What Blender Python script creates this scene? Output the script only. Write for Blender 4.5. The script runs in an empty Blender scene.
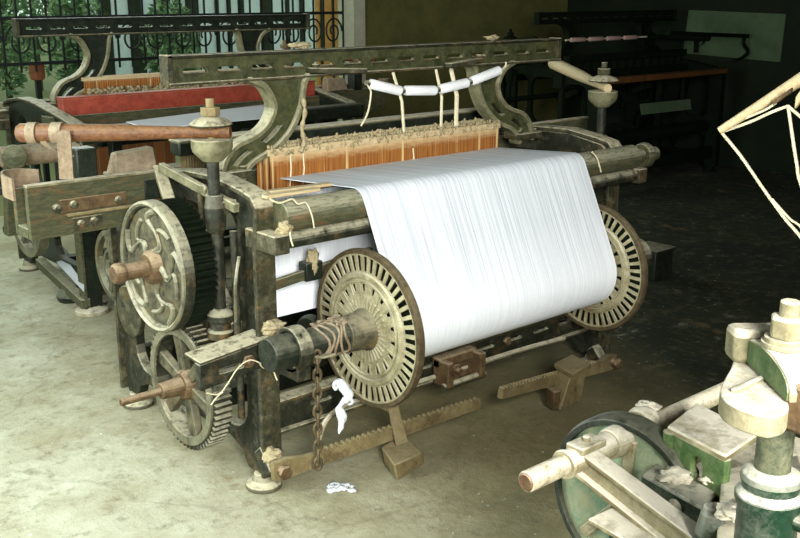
import bpy, bmesh, math, random
from mathutils import Vector, Matrix, noise
random.seed(7)
PI = math.pi
V = Vector
sc = bpy.context.scene
COL = sc.collection

# ------------------------------------------------------------------ camera
FPX = 1000.0
PITCH = math.radians(15.5)
YAW = math.radians(49.14)
CAM = V((0, 0, 1.6))
Fw = V((math.cos(YAW) * math.cos(PITCH), math.sin(YAW) * math.cos(PITCH), -math.sin(PITCH)))
Rt = V((math.sin(YAW), -math.cos(YAW), 0))
Up = Rt.cross(Fw)


def on(u, v, ax, val):
    """the point of the plane x/y/z = val that the photo shows at (u, v)"""
    d = FPX * Fw + (u - 400) * Rt - (v - 269) * Up
    i = 'xyz'.index(ax)
    return CAM + d * ((val - CAM[i]) / d[i])


cd = bpy.data.cameras.new('camera')
cam = bpy.data.objects.new('camera', cd)
COL.objects.link(cam)
cd.sensor_fit = 'HORIZONTAL'
cd.sensor_width = 36
cd.lens = 36 * FPX / 800
cd.clip_start = .05
cam.matrix_world = Matrix((
    (Rt.x, Up.x, -Fw.x, CAM.x), (Rt.y, Up.y, -Fw.y, CAM.y), (Rt.z, Up.z, -Fw.z, CAM.z), (0, 0, 0, 1)))
sc.camera = cam

# ------------------------------------------------------------------ materials


def srgb(r, g, b):
    f = lambda c: ((c / 255 + .055) / 1.055) ** 2.4 if c > 10 else c / 255 / 12.92
    return (f(r), f(g), f(b), 1)


def newmat(name):
    m = bpy.data.materials.new(name)
    m.use_nodes = True
    nt = m.node_tree
    return m, nt, nt.nodes['Principled BSDF'], nt.nodes, nt.links


def mixc(N, L, fac, a, b):
    n = N.new('ShaderNodeMix')
    n.data_type = 'RGBA'
    for sock, val in ((n.inputs['Factor'], fac), (n.inputs['A'], a), (n.inputs['B'], b)):
        if isinstance(val, (float, int)) or isinstance(val, tuple):
            sock.default_value = val
        else:
            L.new(val, sock)
    return n.outputs['Result']


def ramp(N, L, src, p0, p1, c0=(0, 0, 0, 1), c1=(1, 1, 1, 1)):
    r = N.new('ShaderNodeValToRGB')
    e = r.color_ramp.elements
    e[0].position, e[1].position = p0, p1
    e[0].color, e[1].color = c0, c1
    L.new(src, r.inputs[0])
    return r.outputs[0]


def noise_tex(N, L, scale, detail=4, rough=.6, vec=None):
    t = N.new('ShaderNodeTexNoise')
    t.inputs['Scale'].default_value = scale
    t.inputs['Detail'].default_value = detail
    t.inputs['Roughness'].default_value = rough
    if vec is not None:
        L.new(vec, t.inputs['Vector'])
    return t.outputs['Fac']


def objvec(N, L, scale=None):
    tc = N.new('ShaderNodeTexCoord')
    if scale is None:
        return tc.outputs['Object']
    mp = N.new('ShaderNodeMapping')
    mp.inputs['Scale'].default_value = scale
    L.new(tc.outputs['Object'], mp.inputs['Vector'])
    return mp.outputs['Vector']


def worn(name, a, b, dust=None, damt=.6, scale=14, rough=.65, metal=0.0, rust=None, ramt=.3, bump=.25, spec=.3, vscale=None):
    """painted / bare metal or wood: two tones in patches, rust spots and lint that settles on upward faces"""
    m, nt, bs, N, L = newmat(name)
    vec = objvec(N, L, vscale)
    n1 = noise_tex(N, L, scale * 1.6, 9, .78, vec)
    c = mixc(N, L, ramp(N, L, n1, .38, .62), a, b)
    if rust:
        n2 = noise_tex(N, L, scale * .55, 6, .75, vec)
        c = mixc(N, L, ramp(N, L, n2, .62 - ramt * .35, .78 - ramt * .35), c, rust)
    if dust:
        g = N.new('ShaderNodeNewGeometry')
        sx = N.new('ShaderNodeSeparateXYZ')
        L.new(g.outputs['True Normal'], sx.inputs[0])
        up = ramp(N, L, sx.outputs['Z'], .05, .6)
        n3 = noise_tex(N, L, scale * 2.2, 5, .7, vec)
        nn = ramp(N, L, n3, .30, .52)
        mu = N.new('ShaderNodeMath')
        mu.operation = 'MULTIPLY'
        L.new(up, mu.inputs[0])
        L.new(nn, mu.inputs[1])
        n4 = ramp(N, L, noise_tex(N, L, scale * 1.3, 6, .8, vec), .5, .75)
        m4 = N.new('ShaderNodeMath')
        m4.operation = 'MULTIPLY'
        L.new(n4, m4.inputs[0])
        m4.inputs[1].default_value = damt * .22
        ad = N.new('ShaderNodeMath')
        ad.operation = 'MULTIPLY_ADD'
        ad.use_clamp = True
        L.new(mu.outputs[0], ad.inputs[0])
        ad.inputs[1].default_value = damt
        L.new(m4.outputs[0], ad.inputs[2])
        c = mixc(N, L, ad.outputs[0], c, dust)
    L.new(c, bs.inputs['Base Color'])
    bs.inputs['Roughness'].default_value = rough
    bs.inputs['Metallic'].default_value = metal
    bs.inputs['Specular IOR Level'].default_value = spec
    if bump:
        bp = N.new('ShaderNodeBump')
        bp.inputs['Strength'].default_value = bump
        bp.inputs['Distance'].default_value = .01
        L.new(noise_tex(N, L, scale * 4, 4, .7, vec), bp.inputs['Height'])
        L.new(bp.outputs[0], bs.inputs['Normal'])
    return m


DUST = srgb(176, 172, 146)
M = {}
M['iron'] = worn('dark_green_iron', srgb(15, 20, 13), srgb(38, 39, 26), DUST, .7, 14, .55, .0, srgb(92, 70, 38), .2)
M['iron_dusty'] = worn('dusty_grey_green_iron', srgb(26, 30, 19), srgb(66, 62, 40), srgb(186, 180, 152), .9, 16, .7, 0, srgb(96, 74, 42), .25)
M['flange_pale'] = worn('worn_pale_green_grey_iron', srgb(78, 78, 54), srgb(124, 120, 92), srgb(186, 180, 152), .8, 14, .6, 0, None)
M['wheel_web'] = worn('dull_brown_green_iron', srgb(36, 36, 26), srgb(92, 88, 66), srgb(170, 164, 138), .4, 14, .6, 0, srgb(92, 74, 44), .3)
M['iron_black'] = worn('oily_black_iron', srgb(16, 22, 17), srgb(34, 40, 30), srgb(140, 140, 120), .35, 15, .4, 0, None)
M['shade_black'] = worn('shade_black_iron', srgb(7, 15, 6), srgb(17, 25, 12), None, 0, 12, .8, 0, None, spec=.1)  # shade put into the colour: background loom, gear teeth, disc slots
M['iron_rail'] = worn('mossy_rail_iron', srgb(38, 44, 24), srgb(70, 72, 42), srgb(172, 168, 136), .7, 16, .6, 0, None)
M['brass_dusty'] = worn('cream_dusted_iron', srgb(118, 112, 84), srgb(160, 154, 124), srgb(214, 208, 184), .5, 10, .75, 0, srgb(92, 78, 48), .25)
M['wheel_grey'] = worn('grey_worn_iron', srgb(66, 66, 50), srgb(108, 106, 84), srgb(196, 192, 168), .6, 10, .6, 0, srgb(96, 80, 50), .25)
M['rust'] = worn('rusty_brown_iron', srgb(58, 43, 27), srgb(100, 80, 52), srgb(190, 170, 140), .45, 16, .75, 0, srgb(70, 44, 24), .3)
M['weight'] = worn('brown_cast_iron_block', srgb(100, 88, 58), srgb(136, 122, 86), srgb(168, 156, 122), .5, 9, .8, 0, srgb(62, 46, 22), .3)
M['rim_brown'] = worn('dark_brown_rim', srgb(52, 42, 26), srgb(86, 74, 50), srgb(150, 140, 108), .3, 20, .7)
M['wood'] = worn('oiled_brown_wood', srgb(64, 36, 19), srgb(116, 74, 40), srgb(190, 160, 120), .2, 5, .5, 0, srgb(96, 56, 28), .25, .15, .4, (10, 2, 10))
M['wood_pale'] = worn('pale_worn_wood', srgb(172, 150, 110), srgb(198, 180, 142), DUST, .4, 7, .7, 0, None, 0, .2, .3, (2, 8, 8))
M['wood_grey'] = worn('grey_green_old_wood', srgb(50, 56, 38), srgb(82, 80, 56), srgb(176, 174, 148), .6, 6, .75, 0, srgb(110, 78, 50), .2, .3, .2, (2, 8, 8))
M['leather'] = worn('grey_brown_leather', srgb(104, 88, 68), srgb(140, 122, 100), DUST, .4, 20, .8)
M['red'] = worn('faded_red_paint', srgb(128, 50, 36), srgb(160, 70, 52), srgb(190, 150, 120), .35, 9, .6, 0, srgb(110, 60, 44), .2)
M['orange_wood'] = worn('varnished_orange_wood', srgb(150, 96, 46), srgb(180, 120, 64), DUST, .3, 6, .5)
M['orange_dull'] = worn('dull_orange_brown_wood', srgb(84, 54, 26), srgb(104, 68, 36), None, 0, 6, .6)
M['green_paint'] = worn('worn_green_paint', srgb(40, 70, 30), srgb(88, 104, 62), srgb(206, 198, 172), .6, 14, .6, 0, srgb(120, 130, 90), .25)
M['shaft_dusty'] = worn('dusty_dark_green_shaft', srgb(44, 54, 38), srgb(92, 92, 68), DUST, .5, 40, .8)
M['green_dark'] = worn('dark_bottle_green_iron', srgb(12, 34, 22), srgb(26, 50, 34), srgb(206, 202, 184), .7, 14, .35, 0, None)
M['chalk'] = worn('lint_whitened_iron', srgb(104, 98, 72), srgb(150, 142, 112), srgb(204, 198, 180), .95, 9, .9, 0, srgb(96, 84, 54), .4)
M['tube_dirt'] = worn('grimy_cream_green_tube', srgb(92, 84, 62), srgb(168, 158, 132), srgb(206, 198, 176), .8, 26, .8, 0, srgb(60, 96, 44), .3)
M['chalk_dirty'] = worn('dusty_grey_cream_iron', srgb(92, 88, 64), srgb(140, 132, 104), srgb(200, 193, 172), .85, 12, .85, 0, srgb(96, 106, 70), .3)
M['teal_gear'] = worn('verdigris_gear_face', srgb(84, 116, 92), srgb(140, 146, 118), srgb(196, 190, 166), .6, 11, .8, 0, srgb(150, 140, 106), .3)
M['chalk_lint'] = worn('white_cotton_lint', srgb(170, 162, 138), srgb(200, 192, 170), srgb(216, 210, 194), .5, 60, .95, bump=.35)
M['lint'] = worn('cotton_lint', srgb(132, 118, 86), srgb(168, 156, 122), srgb(180, 172, 144), .3, 60, .95, bump=.35)
M['rag'] = worn('white_rag', srgb(214, 222, 226), srgb(236, 240, 244), None, 0, 30, .9, bump=.6)
M['cord'] = worn('pale_cotton_cord', srgb(196, 186, 150), srgb(222, 214, 186), None, 0, 60, .9, bump=.4)
M['cop'] = worn('white_cotton_yarn', srgb(228, 230, 232), srgb(244, 246, 248), None, 0, 90, .9, bump=.5)
M['cop_pink'] = worn('dim_pink_yarn', srgb(186, 150, 140), srgb(200, 170, 160), None, 0, 30, .9)
M['board'] = worn('dull_grey_green_board', srgb(66, 86, 60), srgb(80, 98, 72), None, 0, 3, .8)
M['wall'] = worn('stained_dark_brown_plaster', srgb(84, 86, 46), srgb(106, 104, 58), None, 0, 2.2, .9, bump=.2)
M['wall_dark'] = worn('shade_dark_plaster', srgb(15, 26, 13), srgb(24, 34, 18), None, 0, 1.6, .9, bump=.2)  # shade of the right background painted into the plaster colour
M['column'] = worn('pale_grey_column', srgb(168, 168, 148), srgb(186, 186, 164), None, 0, 5, .9)
M['outside_wall'] = worn('pale_blue_white_render', srgb(196, 206, 214), srgb(216, 224, 230), None, 0, 2, .9)
M['outside_dark'] = worn('dark_gap_timber', srgb(30, 36, 26), srgb(48, 52, 38), None, 0, 5, .9)
M['door_orange'] = worn('orange_brown_door', srgb(176, 120, 60), srgb(196, 142, 80), None, 0, 3, .7)
M['grille'] = worn('black_iron_grille', srgb(14, 20, 18), srgb(26, 32, 28), None, 0, 20, .6)
M['pot'] = worn('red_brown_clay', srgb(120, 72, 48), srgb(146, 92, 66), None, 0, 20, .8)


def mat_orange():
    m, nt, bs, N, L = newmat('orange_heald_yarn')
    v = objvec(N, L, (160, 1, 3))
    n = noise_tex(N, L, 1.0, 3, .6, v)
    c = mixc(N, L, ramp(N, L, n, .35, .62), srgb(98, 56, 16), srgb(158, 100, 36))
    n2 = noise_tex(N, L, 1.0, 2, .5, objvec(N, L, (40, 1, 1)))
    c = mixc(N, L, ramp(N, L, n2, .62, .72), c, srgb(206, 176, 118))
    # lint and pale yarn thickening towards the top bar
    sx = N.new('ShaderNodeSeparateXYZ')
    L.new(objvec(N, L), sx.inputs[0])
    add = N.new('ShaderNodeMath')
    add.operation = 'MULTIPLY_ADD'
    L.new(noise_tex(N, L, 30, 4, .7), add.inputs[0])
    add.inputs[1].default_value = .05
    L.new(sx.outputs['Z'], add.inputs[2])
    c = mixc(N, L, ramp(N, L, add.outputs[0], .335, .375), c, srgb(196, 172, 128))
    L.new(c, bs.inputs['Base Color'])
    bs.inputs['Roughness'].default_value = .85
    return m


def mat_warp():
    m, nt, bs, N, L = newmat('white_cotton_warp')
    n = noise_tex(N, L, 1.0, 5, .75, objvec(N, L, (170, 1.2, 1.2)))
    n2 = noise_tex(N, L, 1.0, 4, .65, objvec(N, L, (45, .8, .8)))
    # the threads lie open where they come off the roller and close up on the beam
    sz = N.new('ShaderNodeSeparateXYZ')
    L.new(objvec(N, L), sz.inputs[0])
    gap = N.new('ShaderNodeMapRange')
    L.new(sz.outputs['Z'], gap.inputs['Value'])
    gap.inputs['From Min'].default_value = .15
    gap.inputs['From Max'].default_value = .40
    gap.inputs['To Min'].default_value = .3
    c = mixc(N, L, ramp(N, L, n, .34, .60), srgb(176, 184, 192), srgb(226, 231, 236))
    c = mixc(N, L, gap.outputs[0], srgb(236, 240, 245), c)
    L.new(c, bs.inputs['Base Color'])
    bs.inputs['Roughness'].default_value = .8
    bs.inputs['Specular IOR Level'].default_value = .2
    bp = N.new('ShaderNodeBump')
    bp.inputs['Strength'].default_value = .5
    bp.inputs['Distance'].default_value = .004
    L.new(n, bp.inputs['Height'])
    L.new(bp.outputs[0], bs.inputs['Normal'])
    return m


def mat_floor():
    m, nt, bs, N, L = newmat('worn_concrete_floor')
    v = objvec(N, L)
    n1 = noise_tex(N, L, .55, 6, .65, v)
    n2 = noise_tex(N, L, 2.6, 8, .72, v)
    n3 = noise_tex(N, L, 16, 6, .75, v)
    c = mixc(N, L, ramp(N, L, n2, .36, .66), srgb(158, 154, 124), srgb(200, 202, 180))
    # brown staining, then painted light falloff: floor darkens towards the right
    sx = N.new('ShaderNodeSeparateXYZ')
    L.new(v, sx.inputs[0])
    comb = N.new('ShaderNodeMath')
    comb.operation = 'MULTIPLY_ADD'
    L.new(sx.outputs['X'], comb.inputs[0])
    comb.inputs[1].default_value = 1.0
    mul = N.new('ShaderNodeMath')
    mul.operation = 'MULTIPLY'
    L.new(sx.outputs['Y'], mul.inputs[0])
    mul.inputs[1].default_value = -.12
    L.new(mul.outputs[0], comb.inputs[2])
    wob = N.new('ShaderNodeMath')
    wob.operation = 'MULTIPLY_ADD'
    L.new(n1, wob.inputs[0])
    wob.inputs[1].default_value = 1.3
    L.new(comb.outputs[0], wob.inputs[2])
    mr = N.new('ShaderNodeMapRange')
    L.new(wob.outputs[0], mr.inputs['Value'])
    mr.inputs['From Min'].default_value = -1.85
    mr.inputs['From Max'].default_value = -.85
    stain_shade = mixc(N, L, ramp(N, L, n2, .36, .66), srgb(116, 108, 72), srgb(150, 140, 102))
    c = mixc(N, L, mr.outputs[0], c, stain_shade)
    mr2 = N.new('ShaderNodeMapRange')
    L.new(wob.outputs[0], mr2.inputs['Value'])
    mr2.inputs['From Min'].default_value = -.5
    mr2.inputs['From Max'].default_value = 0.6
    right_shade = mixc(N, L, ramp(N, L, n2, .36, .66), srgb(17, 28, 11), srgb(42, 48, 22))
    c = mixc(N, L, mr2.outputs[0], c, right_shade)
    c = mixc(N, L, ramp(N, L, n3, .52, .70, (0, 0, 0, 1), (.7, .7, .7, 1)), c, srgb(112, 104, 76))
    n4 = noise_tex(N, L, 5, 8, .8, v)
    c = mixc(N, L, ramp(N, L, n4, .60, .70, (0, 0, 0, 1), (.6, .6, .6, 1)), c, srgb(206, 206, 188))
    n5 = noise_tex(N, L, 3.1, 7, .8, objvec(N, L, (1.3, .8, 1)))
    c = mixc(N, L, ramp(N, L, n5, .60, .68, (0, 0, 0, 1), (.75, .75, .75, 1)), c, srgb(128, 106, 70))
    n6 = noise_tex(N, L, 42, 3, .5, v)
    c = mixc(N, L, ramp(N, L, n6, .72, .76), c, srgb(224, 224, 212))
    nn = N.new('ShaderNodeTexNoise')
    nn.inputs['Scale'].default_value = 2.5
    nn.inputs['Detail'].default_value = 5
    L.new(v, nn.inputs['Vector'])
    dv = N.new('ShaderNodeVectorMath')
    dv.operation = 'MULTIPLY_ADD'
    L.new(nn.outputs['Color'], dv.inputs[0])
    dv.inputs[1].default_value = (.5, .5, .5)
    L.new(v, dv.inputs[2])
    vo = N.new('ShaderNodeTexVoronoi')
    vo.feature = 'DISTANCE_TO_EDGE'
    vo.inputs['Scale'].default_value = .5
    L.new(dv.outputs[0], vo.inputs['Vector'])
    c = mixc(N, L, ramp(N, L, vo.outputs['Distance'], .002, .006, (.25, .25, .25, 1), (0, 0, 0, 1)), c, srgb(92, 88, 64))
    L.new(c, bs.inputs['Base Color'])
    bs.inputs['Roughness'].default_value = .8
    bp = N.new('ShaderNodeBump')
    bp.inputs['Strength'].default_value = .35
    bp.inputs['Distance'].default_value = .02
    L.new(n3, bp.inputs['Height'])
    L.new(bp.outputs[0], bs.inputs['Normal'])
    return m


def mat_brick():
    m, nt, bs, N, L = newmat('orange_brick')
    b = N.new('ShaderNodeTexBrick')
    b.inputs['Color1'].default_value = srgb(168, 104, 60)
    b.inputs['Color2'].default_value = srgb(140, 84, 50)
    b.inputs['Mortar'].default_value = srgb(150, 140, 110)
    b.inputs['Scale'].default_value = 6
    L.new(objvec(N, L), b.inputs['Vector'])
    L.new(b.outputs[0], bs.inputs['Base Color'])
    return m


def mat_leaf(name, a, b):
    m, nt, bs, N, L = newmat(name)
    c = mixc(N, L, ramp(N, L, noise_tex(N, L, 7, 3), .4, .6), a, b)
    L.new(c, bs.inputs['Base Color'])
    bs.inputs['Roughness'].default_value = .7
    return m


M['orange_yarn'] = mat_orange()
M['warp'] = mat_warp()
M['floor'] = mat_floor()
M['brick'] = mat_brick()
M['leaf'] = mat_leaf('green_leaves', srgb(70, 104, 66), srgb(136, 164, 120))
M['grass'] = mat_leaf('yellow_green_grass', srgb(92, 94, 46), srgb(122, 118, 64))

# ------------------------------------------------------------------ mesh builder


def basis(d, hint=V((0, 0, 1))):
    d = d.normalized()
    if abs(d.dot(hint)) > .98:
        hint = V((1, 0, 0))
    s = d.cross(hint).normalized()
    return d, s, s.cross(d).normalized()


DARKEN = False
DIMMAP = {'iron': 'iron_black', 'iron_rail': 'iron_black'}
DARKMAP = {'flange_pale': 'shade_black', 'wheel_web': 'shade_black', 'iron': 'shade_black', 'iron_dusty': 'shade_black', 'iron_rail': 'shade_black', 'chalk_dirty': 'shade_black', 'wheel_grey': 'shade_black', 'brass_dusty': 'shade_black', 'rust': 'shade_black', 'weight': 'shade_black', 'wood_grey': 'shade_black', 'wood': 'shade_black', 'wood_pale': 'shade_black', 'iron_black': 'shade_black', 'leather': 'shade_black'}  # near-black copies that paint the right background's shade onto a loom


class MB:
    def __init__(self):
        self.bm = bmesh.new()

    def hexa(self, p):
        v = [self.bm.verts.new(q) for q in p]
        for f in ((0, 3, 2, 1), (4, 5, 6, 7), (0, 1, 5, 4), (1, 2, 6, 5), (2, 3, 7, 6), (3, 0, 4, 7)):
            self.bm.faces.new([v[i] for i in f])
        return self

    def box(self, x0, x1, y0, y1, z0, z1):
        return self.hexa([(x0, y0, z0), (x1, y0, z0), (x1, y1, z0), (x0, y1, z0),
                          (x0, y0, z1), (x1, y0, z1), (x1, y1, z1), (x0, y1, z1)])

    def bar(self, a, b, w, h, hint=V((0, 0, 1)), w2=None, h2=None):
        a, b = V(a), V(b)
        d, s, u = basis(b - a, hint)
        w2, h2 = w2 or w, h2 or h
        P = []
        for c, ww, hh in ((a, w, h), (b, w2, h2)):
            P += [c - s * ww / 2 - u * hh / 2, c + s * ww / 2 - u * hh / 2, c + s * ww / 2 + u * hh / 2, c - s * ww / 2 + u * hh / 2]
        return self.hexa(P)

    def rings(self, rs, closed=False, caps=True):
        vs = [[self.bm.verts.new(p) for p in r] for r in rs]
        n = len(vs[0])
        seq = list(range(len(vs) - 1)) + ([len(vs) - 1] if closed else [])
        for i in seq:
            A, B = vs[i], vs[(i + 1) % len(vs)]
            for k in range(n):
                self.bm.faces.new((A[k], A[(k + 1) % n], B[(k + 1) % n], B[k]))
        if caps and not closed:
            self.bm.faces.new(list(reversed(vs[0])))
            self.bm.faces.new(vs[-1])
        return self

    def cyl(self, a, b, r, r2=None, n=20):
        a, b = V(a), V(b)
        d, s, u = basis(b - a)
        r2 = r if r2 is None else r2
        return self.rings([[c + (s * math.cos(2 * PI * k / n) + u * math.sin(2 * PI * k / n)) * rr for k in range(n)]
                           for c, rr in ((a, r), (b, r2))])

    def lathe(self, prof, o, ax, n=40):
        """prof: (radius, height along axis) from one end to the other"""
        o = V(o)
        d, s, u = basis(V(ax))
        return self.rings([[o + d * h + (s * math.cos(2 * PI * k / n) + u * math.sin(2 * PI * k / n)) * max(r, 1e-4) for k in range(n)]
                           for r, h in prof])

    def ringlathe(self, prof, o, ax, n=48):
        """closed profile swept round the axis (a ring with a hole)"""
        o = V(o)
        d, s, u = basis(V(ax))
        return self.rings([[o + d * h + (s * math.cos(2 * PI * k / n) + u * math.sin(2 * PI * k / n)) * r for r, h in prof]
                           for k in range(n)], closed=True)

    def tube(self, pts, r, n=8, closed=False):
        pts = [V(p) for p in pts]
        m = len(pts)
        rs, prev = [], None
        for i, p in enumerate(pts):
            if closed:
                t = pts[(i + 1) % m] - pts[i - 1]
            else:
                t = pts[min(i + 1, m - 1)] - pts[max(i - 1, 0)]
            t.normalize()
            if prev is None:
                _, s, u = basis(t)
            else:
                s = (prev - t * prev.dot(t)).normalized()
                u = s.cross(t)
            prev = s
            rr = r[i] if isinstance(r, (list, tuple)) else r
            rs.append([p + (s * math.cos(2 * PI * k / n) + u * math.sin(2 * PI * k / n)) * rr for k in range(n)])
        return self.rings(rs, closed=closed)

    def ribbon(self, pts, side, h):
        """rectangular strip: full width vector 'side', thickness h, along pts"""
        pts = [V(p) for p in pts]
        side = V(side)
        m = len(pts)
        rs = []
        for i, p in enumerate(pts):
            t = (pts[min(i + 1, m - 1)] - pts[max(i - 1, 0)]).normalized()
            nr = t.cross(side).normalized() * h / 2
            rs.append([p - side / 2 - nr, p + side / 2 - nr, p + side / 2 + nr, p - side / 2 + nr])
        return self.rings(rs)

    def plate(self, outer, holes, to3, ext):
        """flat outline with holes (2D lists), mapped by to3 and thickened by ext"""
        t = bmesh.new()
        ed = []
        for lp in [outer] + list(holes):
            vs = [t.verts.new(to3(a, b)) for a, b in lp]
            for i in range(len(vs)):
                ed.append(t.edges.new((vs[i], vs[(i + 1) % len(vs)])))
        bmesh.ops.triangle_fill(t, use_beauty=True, use_dissolve=False, edges=ed)
        g = bmesh.ops.extrude_face_region(t, geom=list(t.faces))
        bmesh.ops.translate(t, verts=[e for e in g['geom'] if isinstance(e, bmesh.types.BMVert)], vec=V(ext))
        bmesh.ops.recalc_face_normals(t, faces=list(t.faces))
        me = bpy.data.meshes.new('t')
        t.to_mesh(me)
        t.free()
        self.bm.from_mesh(me)
        bpy.data.meshes.remove(me)
        return self

    def ball(self, c, r, sub=2, amp=0., freq=8., seed=0, sc_=(1, 1, 1)):
        g = bmesh.ops.create_icosphere(self.bm, subdivisions=sub, radius=1)
        c = V(c)
        for v in g['verts']:
            p = v.co.copy()
            k = 1 + amp * noise.noise(p * freq * .3 + V((seed * 3.1, seed, 0)))
            v.co = c + V((p.x * sc_[0], p.y * sc_[1], p.z * sc_[2])) * r * k
        return self

    def fluff(self, c, rx, ry, rz, seed=0):
        g = bmesh.ops.create_icosphere(self.bm, subdivisions=4, radius=1)
        c = V(c)
        o = V((seed * 7.3, seed * 1.7, 0))
        for v in g['verts']:
            p = v.co.copy()
            k = 1 + .55 * noise.noise(p * 1.7 + o) + .22 * noise.noise(p * 5 + o) + .14 * noise.noise(p * 13 + o)
            v.co = c + V((p.x * rx, p.y * ry, p.z * rz)) * k
        return self

    def hexnut(self, c, ax, r, h):
        d, s, u = basis(V(ax))
        c = V(c)
        return self.rings([[c + d * t + (s * math.cos(PI / 3 * k) + u * math.sin(PI / 3 * k)) * r for k in range(6)] for t in (0, h)])

    def sheet(self, fn, nu, nv, th=0):
        vs = [[self.bm.verts.new(fn(i / nu, j / nv)) for j in range(nv + 1)] for i in range(nu + 1)]
        for i in range(nu):
            for j in range(nv):
                self.bm.faces.new((vs[i][j], vs[i + 1][j], vs[i + 1][j + 1], vs[i][j + 1]))
        return self

    def build(self, name, mat, parent=None, bev=0., solid=0., smooth=True):
        soft = mat in ('lint', 'chalk_lint', 'rag')
        bm = self.bm
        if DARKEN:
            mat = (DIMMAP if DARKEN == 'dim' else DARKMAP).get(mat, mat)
        if not solid:
            bmesh.ops.recalc_face_normals(bm, faces=list(bm.faces))
        root = parent
        while root is not None and root.parent is not None:
            root = root.parent
        if root is not None:
            bmesh.ops.translate(bm, verts=list(bm.verts), vec=-root.location)
        if smooth:
            for f in bm.faces:
                f.smooth = True
            for e in ([] if soft else bm.edges):
                if len(e.link_faces) != 2 or e.calc_face_angle(0) > .62:
                    e.smooth = False
        me = bpy.data.meshes.new(name)
        bm.to_mesh(me)
        bm.free()
        me.materials.append(M[mat] if isinstance(mat, str) else mat)
        o = bpy.data.objects.new(name, me)
        COL.objects.link(o)
        if parent is not None:
            o.parent = parent
        else:
            # top-level mesh: put its origin at the base of its bounds
            xs = [v.co for v in me.vertices]
            lo = V((min(p.x for p in xs), min(p.y for p in xs), min(p.z for p in xs)))
            hi = V((max(p.x for p in xs), max(p.y for p in xs), max(p.z for p in xs)))
            c = V(((lo.x + hi.x) / 2, (lo.y + hi.y) / 2, lo.z))
            me.transform(Matrix.Translation(-c))
            o.location = c
        if solid:
            s = o.modifiers.new('thickness', 'SOLIDIFY')
            s.thickness = solid
            s.offset = 0
        if bev:
            b = o.modifiers.new('bevel', 'BEVEL')
            b.width = bev
            b.segments = 2
            b.limit_method = 'ANGLE'
            b.angle_limit = math.radians(40)
        return o


def thing(name, label, cat, loc, group=None):
    o = bpy.data.objects.new(name, None)
    COL.objects.link(o)
    o.empty_display_size = .1
    o.location = loc
    o['label'] = label
    o['category'] = cat
    if group:
        o['group'] = group
    return o


def tag(o, label, cat, group=None, kind=None):
    o['label'] = label
    o['category'] = cat
    if group:
        o['group'] = group
    if kind:
        o['kind'] = kind
    return o


def struct(o):
    o['kind'] = 'structure'
    return o


def relabel(o, s):
    o['label'] = s
    return o


def catmull(pts, k=6):
    pts = [V(p) for p in pts]
    out = []
    for i in range(len(pts) - 1):
        p0, p1, p2, p3 = pts[max(i - 1, 0)], pts[i], pts[i + 1], pts[min(i + 2, len(pts) - 1)]
        for j in range(k):
            t = j / k
            out.append(.5 * ((2 * p1) + (p2 - p0) * t + (2 * p0 - 5 * p1 + 4 * p2 - p3) * t * t + (3 * p1 - p0 - 3 * p2 + p3) * t ** 3))
    out.append(pts[-1])
    return out


def oval(cx, cy, rx, ry, n=16):
    return [(cx + rx * math.cos(2 * PI * k / n), cy + ry * math.sin(2 * PI * k / n)) for k in range(n)]


def rrect(x0, x1, y0, y1, r, n=4):
    o = []
    for cx, cy, a in ((x1 - r, y1 - r, 0), (x0 + r, y1 - r, 1), (x0 + r, y0 + r, 2), (x1 - r, y0 + r, 3)):
        for k in range(n + 1):
            t = (a + k / n) * PI / 2
            o.append((cx + r * math.cos(t), cy + r * math.sin(t)))
    return o


XZ = lambda y: (lambda a, b: V((a, y, b)))
YZ = lambda x: (lambda a, b: V((x, a, b)))
XY = lambda z: (lambda a, b: V((a, b, z)))

# ------------------------------------------------------------------ loom
XL, XR = 1.63, 3.40          # outer faces of the two end frames
XM = (XL + XR) / 2
AX_B = (2.41, .54)           # warp beam axis (y, z)
AX_C = (2.87, .745)           # crank shaft axis
AX_T = (2.86, .32)           # tappet shaft axis


def mirror(p):
    return V((2 * XM - p[0], p[1], p[2]))


def gear_ring(mb, o, ax, r0, r1, h, n, depth):
    """toothed ring: n teeth between r1-depth and r1, hole r0, length h along the axis"""
    o = V(o)
    d, s, u = basis(V(ax))
    out = []
    for k in range(n):
        for f, rr in ((.0, r1 - depth), (.25, r1 - depth), (.38, r1), (.72, r1), (.86, r1 - depth)):
            a = 2 * PI * (k + f) / n
            out.append((rr * math.cos(a), rr * math.sin(a)))
    mb.plate(out, [oval(0, 0, r0, r0, 48)], lambda a, b: o + s * a + u * b, d * h)


def s_bracket_pts():
    y = 2.95
    outer = [on(u, v, 'y', y) for u, v in ((246, 79), (260, 85), (268, 96), (271, 108), (265, 124), (252, 136), (234, 145), (224, 157), (220, 168), (218, 182))]
    inner = [on(u, v, 'y', y) for u, v in ((306, 74), (301, 82), (299, 96), (296, 110), (287, 130), (271, 148), (252, 160), (243, 170), (238, 182))]
    return catmull(outer, 4), catmull(inner, 4)


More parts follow.
